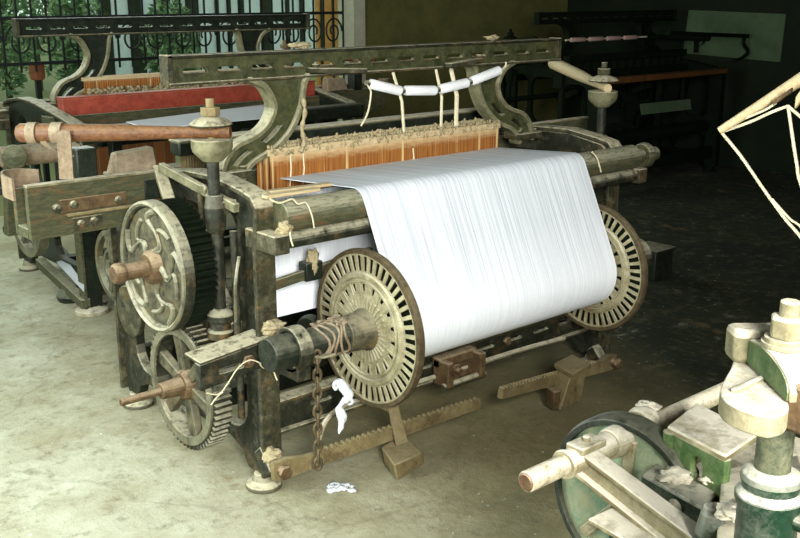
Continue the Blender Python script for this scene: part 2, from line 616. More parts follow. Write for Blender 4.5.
def make_loom(name, label, main=False, cap='iron_black', beam='wood_grey', rise=1.0, cap_z=(1.04, 1.09), boxes=(0, 1), dark=False, beam_z=(.86, .94)):
    global DARKEN
    DARKEN = dark
    rz_ = lambda z: .97 + (z - .97) * rise      # taller rail brackets on some looms
    root = thing(name, label, 'loom', (XL, 2.52, 0))
    X = V((1, 0, 0))
    # ---- end frames
    for side in (0, 1):
        x0, x1 = (XL, XL + .04) if side == 0 else (XR - .04, XR)
        outl = [(2.56, .05), (2.56, .90), (2.565, .955), (2.60, .985), (2.78, 1.015), (2.95, 1.01), (3.25, .97), (3.52, .925), (3.56, .89), (3.56, .05),
                (3.47, .05), (3.45, .10), (3.38, .13), (2.78, .13), (2.70, .10), (2.67, .05)]
        holes = [rrect(2.68, 2.82, .60, .93, .065), rrect(2.86, 3.16, .55, .92, .08), rrect(3.2, 3.46, .5, .88, .08),
                 rrect(2.66, 2.98, .18, .50, .09), rrect(3.06, 3.46, .18, .42, .09)]
        fr = MB().plate(outl, holes, YZ(x0), (x1 - x0, 0, 0)).build('end_frame', 'iron', root, .004)
        xc = XL + .015 if side == 0 else XR - .015
        path = [(xc, y, z) for y, z in ((2.548, .06), (2.548, .5), (2.548, .86), (2.535, .93), (2.535, .965), (2.56, .992), (2.62, 1.005), (2.78, 1.025),
                                        (2.95, 1.02), (3.25, .98), (3.5, .94), (3.56, .91), (3.575, .86), (3.575, .06))]
        MB().ribbon(path, (.075, 0, 0), .018).build('frame_flange', 'iron_dusty', fr, .004)
        for y in (2.60, 3.51):
            MB().lathe([(.0, .0), (.062, .0), (.060, .016), (.040, .026), (.03, .055), (0, .055)], (xc, y, 0), (0, 0, 1), 20).build('foot', 'iron_dusty', fr, .003)
    # ---- arch rail with slots, flanges and end block
    y0, y1 = 2.942, 2.962
    ra, rb = 1.558, 3.462
    zz = rz_(1.308) - 1.308
    slots = [rrect(ra + .06 + i * .131, ra + .145 + i * .131, 1.347 + zz, 1.360 + zz, .006, 3) for i in range(14)]
    rail = MB().plate([(ra, 1.308 + zz), (rb, 1.308 + zz), (rb, 1.404 + zz), (ra, 1.404 + zz)], slots, XZ(y0), (0, y1 - y0, 0)).build('arch_rail', 'iron_rail', root, .002)
    MB().box(ra, rb, 2.925, 2.980, 1.394 + zz, 1.404 + zz).build('top_flange', 'iron', rail, .002)
    MB().box(ra, rb, 2.918, 2.985, 1.308 + zz, 1.317 + zz).build('bottom_flange', 'iron_dusty', rail, .002)
    for xe in (ra - .004, rb - .018):
        MB().box(xe, xe + .022, 2.925, 2.98, 1.306 + zz, 1.406 + zz).build('end_block', 'iron_dusty', rail, .003)
    for i in range(14):
        MB().plate([(ra + .06 + i * .131, 1.341 + zz), (ra + .147 + i * .131, 1.341 + zz), (ra + .147 + i * .131, 1.356 + zz), (ra + .142 + i * .131, 1.356 + zz), (ra + .142 + i * .131, 1.346 + zz), (ra + .06 + i * .131, 1.346 + zz)],
                   [], XZ(2.934), (0, .012, 0)).build('slot_lip', 'iron_dusty', rail)
    # ---- S-shaped rail brackets
    oc, ic = s_bracket_pts()
    for side in (0, 1):
        o_, i_ = oc, ic
        if side:
            o_, i_ = [mirror(p) for p in oc], [mirror(p) for p in ic]
        o_ = [V((p.x, p.y, rz_(p.z))) for p in o_]
        i_ = [V((p.x, p.y, rz_(p.z))) for p in i_]
        poly = [(p.x, p.z) for p in o_] + [(p.x, p.z) for p in reversed(i_)]
        n = min(len(o_), len(i_))
        hs = []
        for a, b in ((15, 20), (22, 28)):
            lp, rp = [], []
            for k in range(a, b):
                A = o_[int(k * (len(o_) - 1) / (n - 1))]
                B = i_[int(k * (len(i_) - 1) / (n - 1))]
                c1, c2 = A.lerp(B, .40), A.lerp(B, .58)
                lp.append((c1.x, c1.z))
                rp.append((c2.x, c2.z))
            hs.append(lp + rp[::-1])
        br = MB().plate(poly, hs, XZ(2.935), (0, .03, 0)).build('rail_bracket', 'iron_rail', root, .003)
        for cv in (o_, i_):
            MB().ribbon([(p.x, 2.95, p.z) for p in cv], (0, .062, 0), .018).build('bracket_flange', 'flange_pale', br, .003)
        xb = (o_[-1].x + i_[-1].x) / 2
        MB().box(xb - .07, xb + .07, 2.9, 3.0, .985, 1.012).hexnut((xb - .045, 2.93, 1.01), (0, 0, 1), .014, .014).hexnut((xb + .05, 2.93, 1.01), (0, 0, 1), .014, .014).build('bracket_foot', 'iron_dusty', br, .003)
        # thin casting arm standing off the rail
        xa = i_[0].x
        sgn = 1 if side == 0 else -1
        MB().bar((xa - sgn * .02, 2.905, 1.335 + zz), (xa + sgn * .20, 2.86, 1.325 + zz), .035, .018).hexnut((xa, 2.89, 1.345 + zz), (0, 0, 1), .014, .012).build('rail_arm', 'iron_dusty', br, .003)
    # ---- back roller and rail beneath it
    rl = MB().cyl((1.672, 2.50, .935), (3.44, 2.50, .935), .052, n=28).cyl((3.44, 2.5, .935), (3.60, 2.5, .935), .03).lathe([(0, 0), (.05, 0), (.055, .03), (.04, .06), (0, .06)], (3.50, 2.5, .935), (1, 0, 0), 16).build('back_roller', 'wood_grey', root, .003)
    MB().cyl((1.665, 2.468, .868), (3.42, 2.468, .868), .026).build('lower_rod', 'iron', rl, .002)
    for side in (0, 1):
        x = 1.612 if side == 0 else 3.41
        MB().box(x, x + .055, 2.435, 2.60, .835, .895).build('roller_bearing', 'iron_dusty', rl, .004)
    # ---- lower cross rails
    sl = [rrect(1.82 + i * .16, 1.91 + i * .16, .255, .272, .007, 3) for i in range(9)]
    cr = MB().plate([(XL + .03, .20), (XR - .03, .20), (XR - .03, .305), (XL + .03, .305)], sl, XZ(2.565), (0, .02, 0)).build('cross_rail', 'iron', root, .002)
    MB().box(XL + .03, XR - .03, 2.545, 2.605, .300, .312).box(XL + .03, XR - .03, 2.545, 2.605, .195, .206).build('rail_flange', 'iron_dusty', cr, .002)
    MB().box(XL + .03, XR - .03, 3.50, 3.54, .14, .24).build('cross_rail', 'iron_black', root, .002)
    MB().box(XL + .03, XR - .03, 3.05, 3.11, .10, .17).build('cross_rail', 'iron_black', root, .002)
    # ---- shafts
    MB().cyl((1.30, AX_C[0], AX_C[1]), (1.44, AX_C[0], AX_C[1]), .027).lathe([(0, 0), (.028, 0), (.034, .01), (.034, .03), (.028, .04), (0, .04)], (1.292, AX_C[0], AX_C[1]), X, 20).build('shaft_end', 'rust', root, .003)
    MB().cyl((1.43, AX_C[0], AX_C[1]), (3.72, AX_C[0], AX_C[1]), .022).build('crank_shaft', 'iron_black', root)
    MB().cyl((1.28, AX_T[0], AX_T[1]), (1.45, AX_T[0], AX_T[1]), .013).cyl((1.42, AX_T[0], AX_T[1]), (1.51, AX_T[0], AX_T[1]), .027, .034).build('shaft_end', 'rust', root, .002)
    MB().cyl((1.49, AX_T[0], AX_T[1]), (3.60, AX_T[0], AX_T[1]), .022).build('tappet_shaft', 'iron_black', root)
    for x in (2.05, 2.25, 2.8, 3.0):
        MB().lathe([(0, 0), (.09, 0), (.10, .01), (.10, .03), (.09, .04), (0, .04)], (x, AX_T[0] + .03, AX_T[1] + .02), X, 28).build('tappet_cam', 'iron_black', root, .002)
    # ---- upper gear wheel: rimmed face with curled spokes, toothed ring behind
    cy, cz = AX_C
    ug = MB().ringlathe([(.196, .012), (.214, .004), (.216, .010), (.216, .042), (.208, .046), (.19, .046)], (1.42, cy, cz), X, 64).build('gear_wheel', 'iron', root, .001)
    MB().ringlathe([(.200, .004), (.207, -.002), (.214, .002), (.216, .008), (.200, .012)], (1.42, cy, cz), X, 64).build('rim_lip', 'wheel_grey', ug)
    MB().lathe([(0, .018), (.192, .018), (.192, .032), (0, .032)], (1.42, cy, cz), X, 48).build('web', 'wheel_web', ug)
    for k in range(5):
        a0 = 2 * PI * k / 5 + .5
        sp = MB()
        for off, sw, rr_ in ((0, .34, .008), (.62, .34, .005)):
            pts = []
            for t in range(15):
                s_ = t / 14
                r = .05 + (.142 if off == 0 else .11) * s_
                a = a0 + off * s_ + sw * math.sin(s_ * 2 * PI)
                pts.append((1.434, cy + r * math.cos(a), cz + r * math.sin(a)))
            sp.tube(pts, [rr_ + .003 * math.cos(i * .5) for i in range(15)], 8)
        sp.build('curled_spoke', 'wheel_grey', ug)
    MB().lathe([(0, 0), (.045, 0), (.055, .012), (.06, .04), (0, .04)], (1.405, cy, cz), X, 28).build('hub', 'rust', ug, .002)
    g = MB()
    gear_ring(g, (1.468, cy, cz), X, .05, .210, .078, 54, .018)
    g.build('tooth_ring', 'shade_black', ug)
    MB().cyl((1.462, cy, cz), (1.470, cy, cz), .204, n=48).build('shroud', 'iron', ug, .002)
    # ---- lower gear wheel
    cy, cz = AX_T
    lg = MB()
    gear_ring(lg, (1.50, cy, cz), X, .178, .225, .06, 60, .016)
    lg = lg.build('gear_wheel', 'iron', root)
    MB().ringlathe([(.178, 0), (.206, 0), (.206, .01), (.178, .01)], (1.492, cy, cz), X, 56).build('rim', 'wheel_grey', lg)
    sp = MB()
    for k in range(6):
        a = 2 * PI * k / 6 + .3
        d = V((0, math.cos(a), math.sin(a)))
        c = V((1.525, cy, cz))
        sp.bar(c + d * .03, c + d * .19, .035, .03, V((1, 0, 0)), .05, .03)
    sp.build('spoke', 'wheel_web', lg, .004)
    MB().lathe([(0, 0), (.045, 0), (.055, .02), (.055, .06), (0, .06)], (1.495, cy, cz), X, 24).build('hub', 'rust', lg, .002)
    # ---- bearing arm to the left of the rear post
    ba = MB().plate([(1.385, .435), (1.70, .465), (1.70, .55), (1.385, .52)], [rrect(1.45, 1.54, .475, .493, .008, 3)], XZ(2.52), (0, .03, 0)).build('bearing_arm', 'iron', root, .003)
    MB().hexa([(1.385, 2.515, .52), (1.70, 2.515, .55), (1.70, 2.61, .555), (1.385, 2.61, .525), (1.385, 2.515, .53), (1.70, 2.515, .56), (1.70, 2.61, .565), (1.385, 2.61, .535)]).build('arm_flange', 'iron_dusty', ba, .003)
    MB().hexnut((1.555, 2.522, .492), (0, -1, 0), .022, .012).cyl((1.555, 2.515, .492), (1.555, 2.498, .492), .011).build('bolt', 'rust', ba, .002)
    MB().ribbon(catmull([(1.69, 2.51, .558), (1.70, 2.44, .54), (1.71, 2.38, .515), (1.73, 2.33, .52)], 4), (.045, 0, 0), .006).build('spring_clip', 'chalk_dirty', ba)
    for side in (0, 1):
        x = XL if side == 0 else XR - .05
        MB().bar((x + .025, 2.56, .47), (x + .025, 2.36, .47), .05, .045).ringlathe([(.058, 0), (.072, 0), (.072, .05), (.058, .05)], (x, AX_B[0], AX_B[1]), X, 24).build('beam_bearing', 'iron', root, .003)
    # ---- picking shafts, caps and sticks at both ends
    for side in (0, 1):
        px, py = (1.57, 2.70) if side == 0 else (3.56, 2.76)
        zo = 0 if side == 0 else .018
        ps = MB().cyl((px, py, .50), (px, py, 1.11 + zo), .019).lathe([(0, .87), (.026, .87), (.032, .89), (.034, .95), (.027, .99), (0, .99)], (px, py, 0), (0, 0, 1), 20)
        ps.lathe([(0, .52), (.045, .52), (.045, .545), (.036, .55), (.036, .575), (.044, .58), (.044, .60), (.024, .62), (0, .62)], (px, py, 0), (0, 0, 1), 24)
        ps = ps.build('picking_shaft', 'iron', root, .002)
        MB().lathe([(0, 1.095), (.03, 1.095), (.045, 1.11), (.06, 1.125), (.064, 1.14), (.064, 1.165), (0, 1.165)], (px, py, zo), (0, 0, 1), 28).build('lower_jaw', 'flange_pale', ps, .003)
        MB().lathe([(0, 1.205), (.064, 1.205), (.066, 1.210), (.052, 1.222), (.03, 1.231), (0, 1.235)], (px, py, zo), (0, 0, 1), 28).build('upper_jaw', 'iron_dusty', ps, .002)
        MB().cyl((px, py, 1.16 + zo), (px, py, 1.287 + zo), .013).hexnut((px, py, 1.235 + zo), (0, 0, 1), .03, .026).build('clamp_bolt', 'weight' if side == 0 else 'iron_dusty', ps, .002)
        for zb in (.93, .53):
            MB().box(min(px, px + (.08 if side == 0 else -.08)), max(px, px + (.08 if side == 0 else -.08)), py - .03, py + .03, zb, zb + .04).build('shaft_bearing', 'iron_dusty', ps, .004)
        if side == 0:
            tip = V((1.14, 3.14, 1.175))
        else:
            tip = V((3.98, 3.41, 1.25))
        b0 = V((px, py, 1.184 + zo))
        dd = (tip - b0).normalized()
        pts = [b0 - dd * .06, b0 + dd * .06, b0 + dd * .16, b0 + dd * .3, b0 + (tip - b0) * .8, tip - dd * .01, tip]
        st = MB().tube(pts, [.0185, .0185, .021, .026, .029, .030, .024], 16).build('picking_stick', 'wood' if side == 0 else 'wood_pale', root)
        if side == 0:
            d, s, u = basis(dd)
            for q, w in ((.05, .03), (.13, .035)):
                c = tip - dd * q
                MB().ringlathe([(.0295, -w / 2), (.034, -w / 2), (.034, w / 2), (.0295, w / 2)], c, dd, 24).build('leather_strap', 'leather', st)
            c = tip - dd * .155
            MB().ribbon([c + V((0, 0, .012)) - V((.02, .028, 0)), c - V((.02, .026, .06)), c - V((.02, .022, .14))], dd * .045, .006).build('strap_end', 'leather', st)
            c = tip - dd * .05
            MB().ribbon(catmull([c + V((0, -.028, .005)), c + V((.03, -.04, -.045)), c + V((.09, -.045, -.07))], 5), dd * .03 + V((0, 0, .015)), .005).build('strap_end', 'leather', st)
    # ---- slay: beam with a shuttle box at each end, reed and cap
    sy0, sy1 = 3.12, 3.22
    sl = MB().box(1.62, 3.43, sy0, sy1, .84, .965).build('slay', 'wood_grey', root, .004)
    for side in boxes:
        a, b = (1.135, 1.62) if side == 0 else (3.43, 3.90)
        bx = MB().box(a, b, sy0 - .015, sy0 + .01, .835, 1.008).box(a, b, sy1 - .01, sy1 + .015, .835, .99).box(a, b, sy0, sy1, .835, .87).build('shuttle_box', 'wood_grey', sl, .003)
        MB().box(a, b, sy0 - .02, sy0 + .012, 1.005, 1.013).build('edge_strip', 'chalk_dirty', bx, .001)
        if side == 0:
            MB().box(a + .10, a + .33, sy0 - .024, sy0 - .014, .912, .955).build('guide_plate', 'rust', bx, .002)
            MB().box(a + .12, b, sy0 - .03, sy0 - .014, .898, .908).build('ledge', 'weight', bx, .002)
            MB().box(a + .14, a + .24, sy0 - .022, sy0 - .014, .845, .89).build('bolt_plate', 'iron_dusty', bx, .002)
            MB().box(a + .40, b + .02, sy0 - .022, sy0 - .014, .915, .985).build('dark_plate', 'iron_black', bx, .002)
            for dx, z in ((.09, .93), (.145, .935), (.165, .868), (.21, .872), (.3, .93)):
                MB().lathe([(0, -.028), (.012, -.026), (.014, -.015), (.014, 0), (0, 0)], (a + dx, sy0 - .01, z), (0, 1, 0), 12).build('bolt', 'iron_dusty', bx)
            MB().hexa([(a + .34, sy1 - .02, .99), (a + .50, sy1 - .03, .99), (a + .50, sy1 + .05, .99), (a + .34, sy1 + .05, .99), (a + .36, sy1, 1.065), (a + .50, sy1 - .01, 1.075), (a + .50, sy1 + .04, 1.075), (a + .36, sy1 + .04, 1.065)]).build('box_swell', 'leather', bx, .006)
            MB().ball((on(90, 167, 'y', 3.2)), .014, 2).build('red_knob', 'red', bx)
            MB().box(a + .20, a + .27, sy1 - .05, sy1 + .02, .98, 1.10).build('dark_clip', 'iron_black', bx, .004)
            pts = [(a + .01 + .04 * (1 - math.cos(t)), sy0 + .05 + .05 * math.cos(t), 1.0 + .02 * math.sin(t)) for t in [i * PI / 10 for i in range(11)]]
            pts = [(a - .03, sy0 + .01, 1.0), (a - .035, sy0 + .08, 1.005), (a - .01, sy0 + .14, 1.008), (a + .05, sy0 + .16, 1.005), (a + .10, sy0 + .13, 1.0)]
            MB().ribbon(catmull(pts, 6), (0, 0, .07), .008).build('leather_buffer', 'leather', bx)
    MB().box(1.70, 3.35, 3.15, 3.22, *cap_z).build('slay_cap', cap, sl, .006)
    MB().box(1.70, 3.35, 3.145, 3.225, cap_z[1] - .002, cap_z[1] + .006).build('cap_edge', 'chalk_dirty' if cap == 'iron_black' else cap, sl, .002)
    MB().sheet(lambda a, b: V((1.72 + a * 1.6, 3.185 + .002 * math.sin(a * 900), .96 + b * .085)), 300, 1).build('reed', 'weight', sl, 0, .003)
    for x in (2.0, 3.05):
        MB().box(x - .03, x + .03, 3.14, 3.20, .12, .85).build('slay_sword', 'iron', sl, .004)
        MB().bar((x + .08, 2.93, .72), (x + .08, 3.14, .80), .04, .05).build('crank_arm', 'iron', root, .004)
    # ---- front: breast beam, cloth roller
    MB().box(XL - .02, XR + .02, 3.50, 3.60, *beam_z).build('breast_beam', beam, root, .008)
    MB().cyl((XL + .02, 3.44, .42), (XR - .02, 3.44, .42), .055, n=24).build('cloth_roller', 'wood_grey', root)
    MB().lathe([(0, 0), (.10, 0), (.10, .02), (0, .02)], (XL - .03, 3.44, .42), X, 24).build('take_up_wheel', 'iron_dusty', root, .002)
    if main:
        # ---- rods and levers crowded round the picking shaft
        MB().cyl((1.60, 2.84, .10), (1.60, 2.84, .98), .011, n=12).lathe([(0, .74), (.02, .74), (.024, .76), (.02, .80), (0, .80)], (1.60, 2.84, 0), V((0, 0, 1)), 14).build('stop_rod', 'iron_dusty', root)
        MB().bar((1.60, 2.62, .955), (1.58, 3.06, 1.03), .022, .03).hexnut((1.585, 2.78, .995), (-1, 0, 0), .016, .012).build('brake_lever', 'flange_pale', root, .003)
        MB().cyl((1.595, 2.64, .25), (1.595, 2.64, .88), .012, n=12).build('stop_rod', 'iron', root)
        MB().tube(catmull([(1.60, 2.62, .80), (1.57, 2.60, .72), (1.585, 2.63, .62), (1.59, 2.64, .57)], 5), .006, 7).build('spring_wire', 'wheel_grey', root)
        MB().box(1.56, 1.625, 2.95, 3.04, .80, .90).lathe([(0, 0), (.03, 0), (.034, .012), (.03, .03), (0, .03)], (1.55, 2.99, .85), (-1, 0, 0), 18).build('bearing_cap', 'iron_dusty', root, .005)
        MB().bar((1.56, 2.98, .93), (1.60, 3.12, 1.02), .04, .02).build('link_arm', 'flange_pale', root, .003)
        # ---- notched weight levers
        for side in (0, 1):
            if side == 0:
                a, b = V((1.60, 2.475, .115)), V((2.48, 2.42, .125))
            else:
                a, b = V((3.36, 2.47, .06)), V((2.50, 2.33, .185))
            d = (b - a).normalized()
            w = V((0, 0, 1)).cross(d).normalized()
            L_ = (b - a).length
            out = [(0, -.03), (.05, -.034), (L_, -.018), (L_, .018)]
            k = L_ - .004
            n = 0
            while k > .22 * L_:
                out += [(k, .018), (k - .004, .026), (k - .012, .026), (k - .016, .018)]
                k -= .022
            out += [(.12, .02), (.05, .034), (0, .03)]
            u = d.cross(w) * -1
            u = V((0, 0, 1)) - d * d.z
            u.normalize()
            lv = MB().plate(out, [], lambda p, q: a + d * p + u * q - w * .011, w * .022).build('weight_lever', 'weight', root, .001)
            MB().cyl(a + d * .03 - w * .03, a + d * .03 + w * .05, .02).hexnut(a + d * .03 - w * .028 * (1 if w.y > 0 else -1), w * (-1 if w.y > 0 else 1), .024, .012).build('pivot', 'rust', lv, .002)
            ap = a + d * .03
            MB().bar(ap + V((0, .04, -.03)), ap + V((0, .10, .04)), .05, .05).build('lever_bracket', 'iron', lv, .004)
        # ---- clamp on the cross rail and the long bent rod below it
        pts = [on(u, v, 'y', 2.53) for u, v in ((564, 338), (520, 350), (450, 372), (400, 388), (365, 398), (340, 408), (325, 422), (319, 440))]
        MB().tube(catmull(pts, 4), .010, 8).build('bent_rod', 'chalk_dirty', root)
        a = on(440, 362, 'y', 2.50).x
        b = on(478, 350, 'y', 2.50).x
        cl = MB().box(a, b, 2.50, 2.545, .265, .305).box(a, a + .03, 2.455, 2.54, .20, .30).box(b - .03, b, 2.455, 2.54, .20, .30).box(a + .02, b - .02, 2.525, 2.545, .19, .27)
        cl = cl.build('rail_clamp', 'rust', root, .006)
        MB().hexnut(((a + b) / 2, 2.526, .235), (0, -1, 0), .024, .016).cyl(((a + b) / 2, 2.51, .235), ((a + b) / 2, 2.49, .235), .012).build('bolt', 'rust', cl, .002)
        MB().cyl((a - .01, 2.475, .205), (b + .01, 2.475, .205), .014).build('cross_pin', 'iron_dusty', cl, .002)
        p = on(507, 347, 'y', 2.56)
        MB().hexnut((p.x, 2.565, .262), (0, -1, 0), .018, .014).build('bolt', 'rust', cr, .002)
        # ---- lease rods on the roller
        for (u0, v0, u1, v1, z) in ((264, 197, 318, 189, 1.0), (268, 192, 330, 184, .995)):
            MB().bar(on(u0, v0, 'z', z), on(u1, v1, 'z', z), .03, .010).build('lease_slat', 'wood_pale', root, .002)
        MB().bar((1.66, 2.66, .66), (2.20, 2.70, .70), .02, .035).build('stay_bar', 'wood_grey', root, .003)
        MB().box(1.88, 1.95, 2.655, 2.70, .655, .72).build('stay_clip', 'iron_black', root, .004)
    DARKEN = False
    return root


main = make_loom('power_loom', 'dusty cast-iron power loom in the middle of the floor, seen from its back', True)

# ------------------------------------------------------------------ warp beam with two slotted flanges
X = V((1, 0, 0))
wb = thing('warp_beam', 'warp beam with two cream slotted disc flanges at the back of the middle loom', 'warp beam', (2.5, AX_B[0], AX_B[1] - .27))
MB().cyl((1.56, *AX_B), (3.42, *AX_B), .050, n=28).lathe([(0, 0), (.052, 0), (.055, .02), (.055, .08), (.050, .10), (0, .10)], (1.555, *AX_B), X, 24).build('journal', 'iron_black', wb, .003)
MB().cyl((1.97, *AX_B), (3.075, *AX_B), .125, n=36).build('barrel', 'wood_grey', wb)
for side in (0, 1):
    x, sg = (1.945, -1) if side == 0 else (3.10, 1)
    R0 = .264 if side == 0 else .257
    f = MB().ringlathe([(R0 - .014, -.011), (R0, -.011), (R0 + .003, 0), (R0, .014), (R0 - .014, .014)], (x, *AX_B), X, 72).build('flange', 'rim_brown', wb)
    face = MB()
    sl = []
    n = 46
    for k in range(n):
        a = 2 * PI * (k + .5) / n
        w0, w1 = .0072, .0095
        r0, r1 = R0 - .070, R0 - .020
        ca, sa = math.cos(a), math.sin(a)
        sl.append([(r0 * ca - w0 * sa, r0 * sa + w0 * ca), (r0 * ca + w0 * sa, r0 * sa - w0 * ca), (r1 * ca + w1 * sa, r1 * sa - w1 * ca), (r1 * ca - w1 * sa, r1 * sa + w1 * ca)])
    for k in range(18):
        a = 2 * PI * (k + .3) / 18
        w0, w1 = .005, .009
        r0, r1 = .125, .152
        ca, sa = math.cos(a), math.sin(a)
        sl.append([(r0 * ca - w0 * sa, r0 * sa + w0 * ca), (r0 * ca + w0 * sa, r0 * sa - w0 * ca), (r1 * ca + w1 * sa, r1 * sa - w1 * ca), (r1 * ca - w1 * sa, r1 * sa + w1 * ca)])
    face.plate(oval(0, 0, R0 - .012, R0 - .012, 72), sl, lambda p, q: V((x - .009, AX_B[0] + p, AX_B[1] + q)), (.005, 0, 0))
    face.build('slotted_disc', 'brass_dusty', f)
    MB().lathe([(.10, 0), (R0 - .016, 0), (R0 - .016, .004), (.10, .004)], (x + .012, *AX_B), X, 64).build('slot_shade', 'shade_black', f)  # black disc added so the slots look deep in shade
    rb = MB()
    for rr, w in ((R0 - .084, .012), (.16, .005)):
        rb.ringlathe([(rr - w, 0), (rr + w, 0), (rr + w * .6, -.009), (rr - w * .6, -.009)], (x + -.008, *AX_B), X, 64)
    for k in range(36):
        a = 2 * PI * k / 36
        d = V((0, math.cos(a), math.sin(a)))
        c = V((x + -.010, *AX_B))
        rb.bar(c + d * .06, c + d * .108, .008, .008, X)
        if k % 2 == 0:
            rb.bar(c + d * .118, c + d * .155, .006, .006, X)
    rb.build('raised_rib', 'brass_dusty', f)
    MB().lathe([(0, 0), (.074, 0), (.070, .012), (.062, .03), (.059, .10), (0, .10)], (x + sg * .005, *AX_B), (sg, 0, 0), 32).build('hub', 'wheel_web', f, .003)

# ------------------------------------------------------------------ warp sheet: healds -> back roller -> beam
prof = [(3.02, .955), (2.9, .965), (2.75, .974), (2.62, .983)]
rc, (ry, rz) = .056, (2.50, .935)
for k in range(9):
    a = math.radians(85 + (154.9 - 85) * k / 8)
    prof.append((ry + rc * math.cos(a), rz + rc * math.sin(a)))
bc = .142
prof2 = []
for k in range(29):
    a = math.radians(154.9 + 340 * k / 28)
    prof2.append((AX_B[0] + bc * math.cos(a), AX_B[1] + bc * math.sin(a)))
A, B = prof[-1], prof2[0]
for k in range(1, 8):
    t = k / 8
    prof.append((A[0] + (B[0] - A[0]) * t, A[1] + (B[1] - A[1]) * t))
prof += prof2


def warp_fn(a, b):
    t = b * (len(prof) - 1)
    i = min(int(t), len(prof) - 2)
    f = t - i
    y = prof[i][0] * (1 - f) + prof[i + 1][0] * f
    z = prof[i][1] * (1 - f) + prof[i + 1][1] * f
    x = 1.965 + (3.070 - 1.965) * a
    e = .0003 * noise.noise(V((x * 60, b * 3, 0)))
    if i < 4:
        x += (XM - x) * 0
    return V((x, y + e, z + e))


tag(MB().sheet(warp_fn, 160, len(prof) - 1).build('warp_sheet', 'warp', None, 0, .003), 'wide sheet of white cotton warp running over the back roller of the middle loom', 'warp sheet')

# ------------------------------------------------------------------ healds hanging under the rail
hd = thing('heald_set', 'set of orange string healds topped with lint, hanging under the rail of the middle loom', 'healds', (2.5, 2.98, .70))
hx0, hx1 = 1.915, 3.085
hz = hd.location.z
for i, y in enumerate((2.925, 2.965, 3.005)):
    MB().box(hx0, hx1, y - .008, y + .008, 1.045 + i * .004, 1.07 + i * .004).build('heald_bar', 'wood_pale', hd, .003)
    MB().box(hx0, hx1, y - .008, y + .008, .72, .745).build('heald_bar', 'wood_pale', hd, .003)


def mat_shift(z):
    return None


for i, y in enumerate((2.925, 2.965, 3.005)):
    y_ = y
    MB().sheet(lambda a, b: V((hx0 + .01 + a * (hx1 - hx0 - .02), y_ + .004 * math.sin(a * 420 * PI + i) * (1 if b < .99 else .3) - .004, .74 + b * .315)), 420, 3).build('string_heald', 'orange_yarn', hd, 0, .002)
lb = MB()
random.seed(3)
for k in range(1000):
    x = random.uniform(hx0 - .005, hx1 + .005)
    y = random.choice((2.922, 2.965, 3.005)) + random.uniform(-.012, .012)
    lb.ball((x, y, 1.070 + random.uniform(-.022, .010)), random.uniform(.003, .0065), 1, .6, 9, k, (1.0, .9, 1.5))
lb = lb.build('lint_fringe', 'lint', hd)
lb['kind'] = 'stuff'
for (u, v0, v1) in ((398, 74, 128), (441, 72, 122), (456, 70, 120)):
    p = on(u, v0, 'y', 2.90)
    q = on(u + (6 if u == 398 else 0), v1, 'y', 2.93)
    MB().tube([V((p.x, 2.93, 1.306)), (p + q) / 2 + V((.004, 0, 0)), V((q.x, 2.93, 1.07))], .006 if u != 456 else .009, 6).build('hanging_cord', 'cord', hd)
# frayed lint plait at the left bracket
p = on(305, 105, 'y', 2.9)
MB().tube(catmull([on(u, v, 'y', 2.89) for u, v in ((303, 98), (305, 112), (302, 128), (304, 142), (301, 152))], 4), [.003 + .007 * abs(math.sin(i * 1.1)) for i in range(17)], 7).build('hanging_cord', 'lint', hd)
for (u, v0, v1) in ((413, 148, 176), (290, 150, 186), (303, 152, 184)):
    a, b = on(u, v0, 'y', 2.915), on(u, v1, 'y', 2.915)
    MB().tube([a, (a + b) / 2 + V((.003, -.003, 0)), b], .003, 5).build('loose_thread', 'cord', hd)

# ------------------------------------------------------------------ four cops on a cord under the rail
names = ['leftmost white yarn cop on the cord under the rail, tilted down to the right', 'second white yarn cop from the left on the sagging cord, lying level',
         'third white yarn cop from the left on the sagging cord, tilted slightly up', 'rightmost white yarn cop on the cord, tilted steeply up to the right']
ends = [((369, 83.5), (401, 91)), ((404, 90.5), (436, 90.5)), ((439, 89.5), (468, 82.5)), ((471, 81.5), (500, 70))]
for nm, (a, b) in zip(names, ends):
    p, q = on(*a, 'y', 2.875), on(*b, 'y', 2.875)
    c = thing('yarn_cop', nm, 'yarn cop', (p + q) / 2, 'yarn cops hung on a cord under the loom rail')
    d = (q - p)
    L_ = d.length
    MB().lathe([(0, 0), (.013, 0), (.0185, .008), (.019, L_ * .5), (.0185, L_ - .008), (.012, L_), (0, L_)], p, d, 24).build('yarn', 'cop', c)
    MB().lathe([(0, -.014), (.010, -.014), (.011, -.004), (.011, .002), (0, .002)], p, d, 16).build('bobbin_end', 'iron_dusty', c)
cp = [on(364, 128, 'y', 2.9), on(366, 112, 'y', 2.9), on(371, 98, 'y', 2.9), on(369, 84, 'y', 2.875)]
tag(MB().tube(catmull([on(u, v, 'y', 2.87) for u, v in ((361, 126), (368, 112), (371, 92), (369, 84), (402, 91.2), (438, 90.8), (470, 82), (502, 69), (506, 62))], 4), .0035, 6).build('bobbin_cord', 'cord'),
    'pale cord sagging under the rail that threads the four white cops', 'cord')

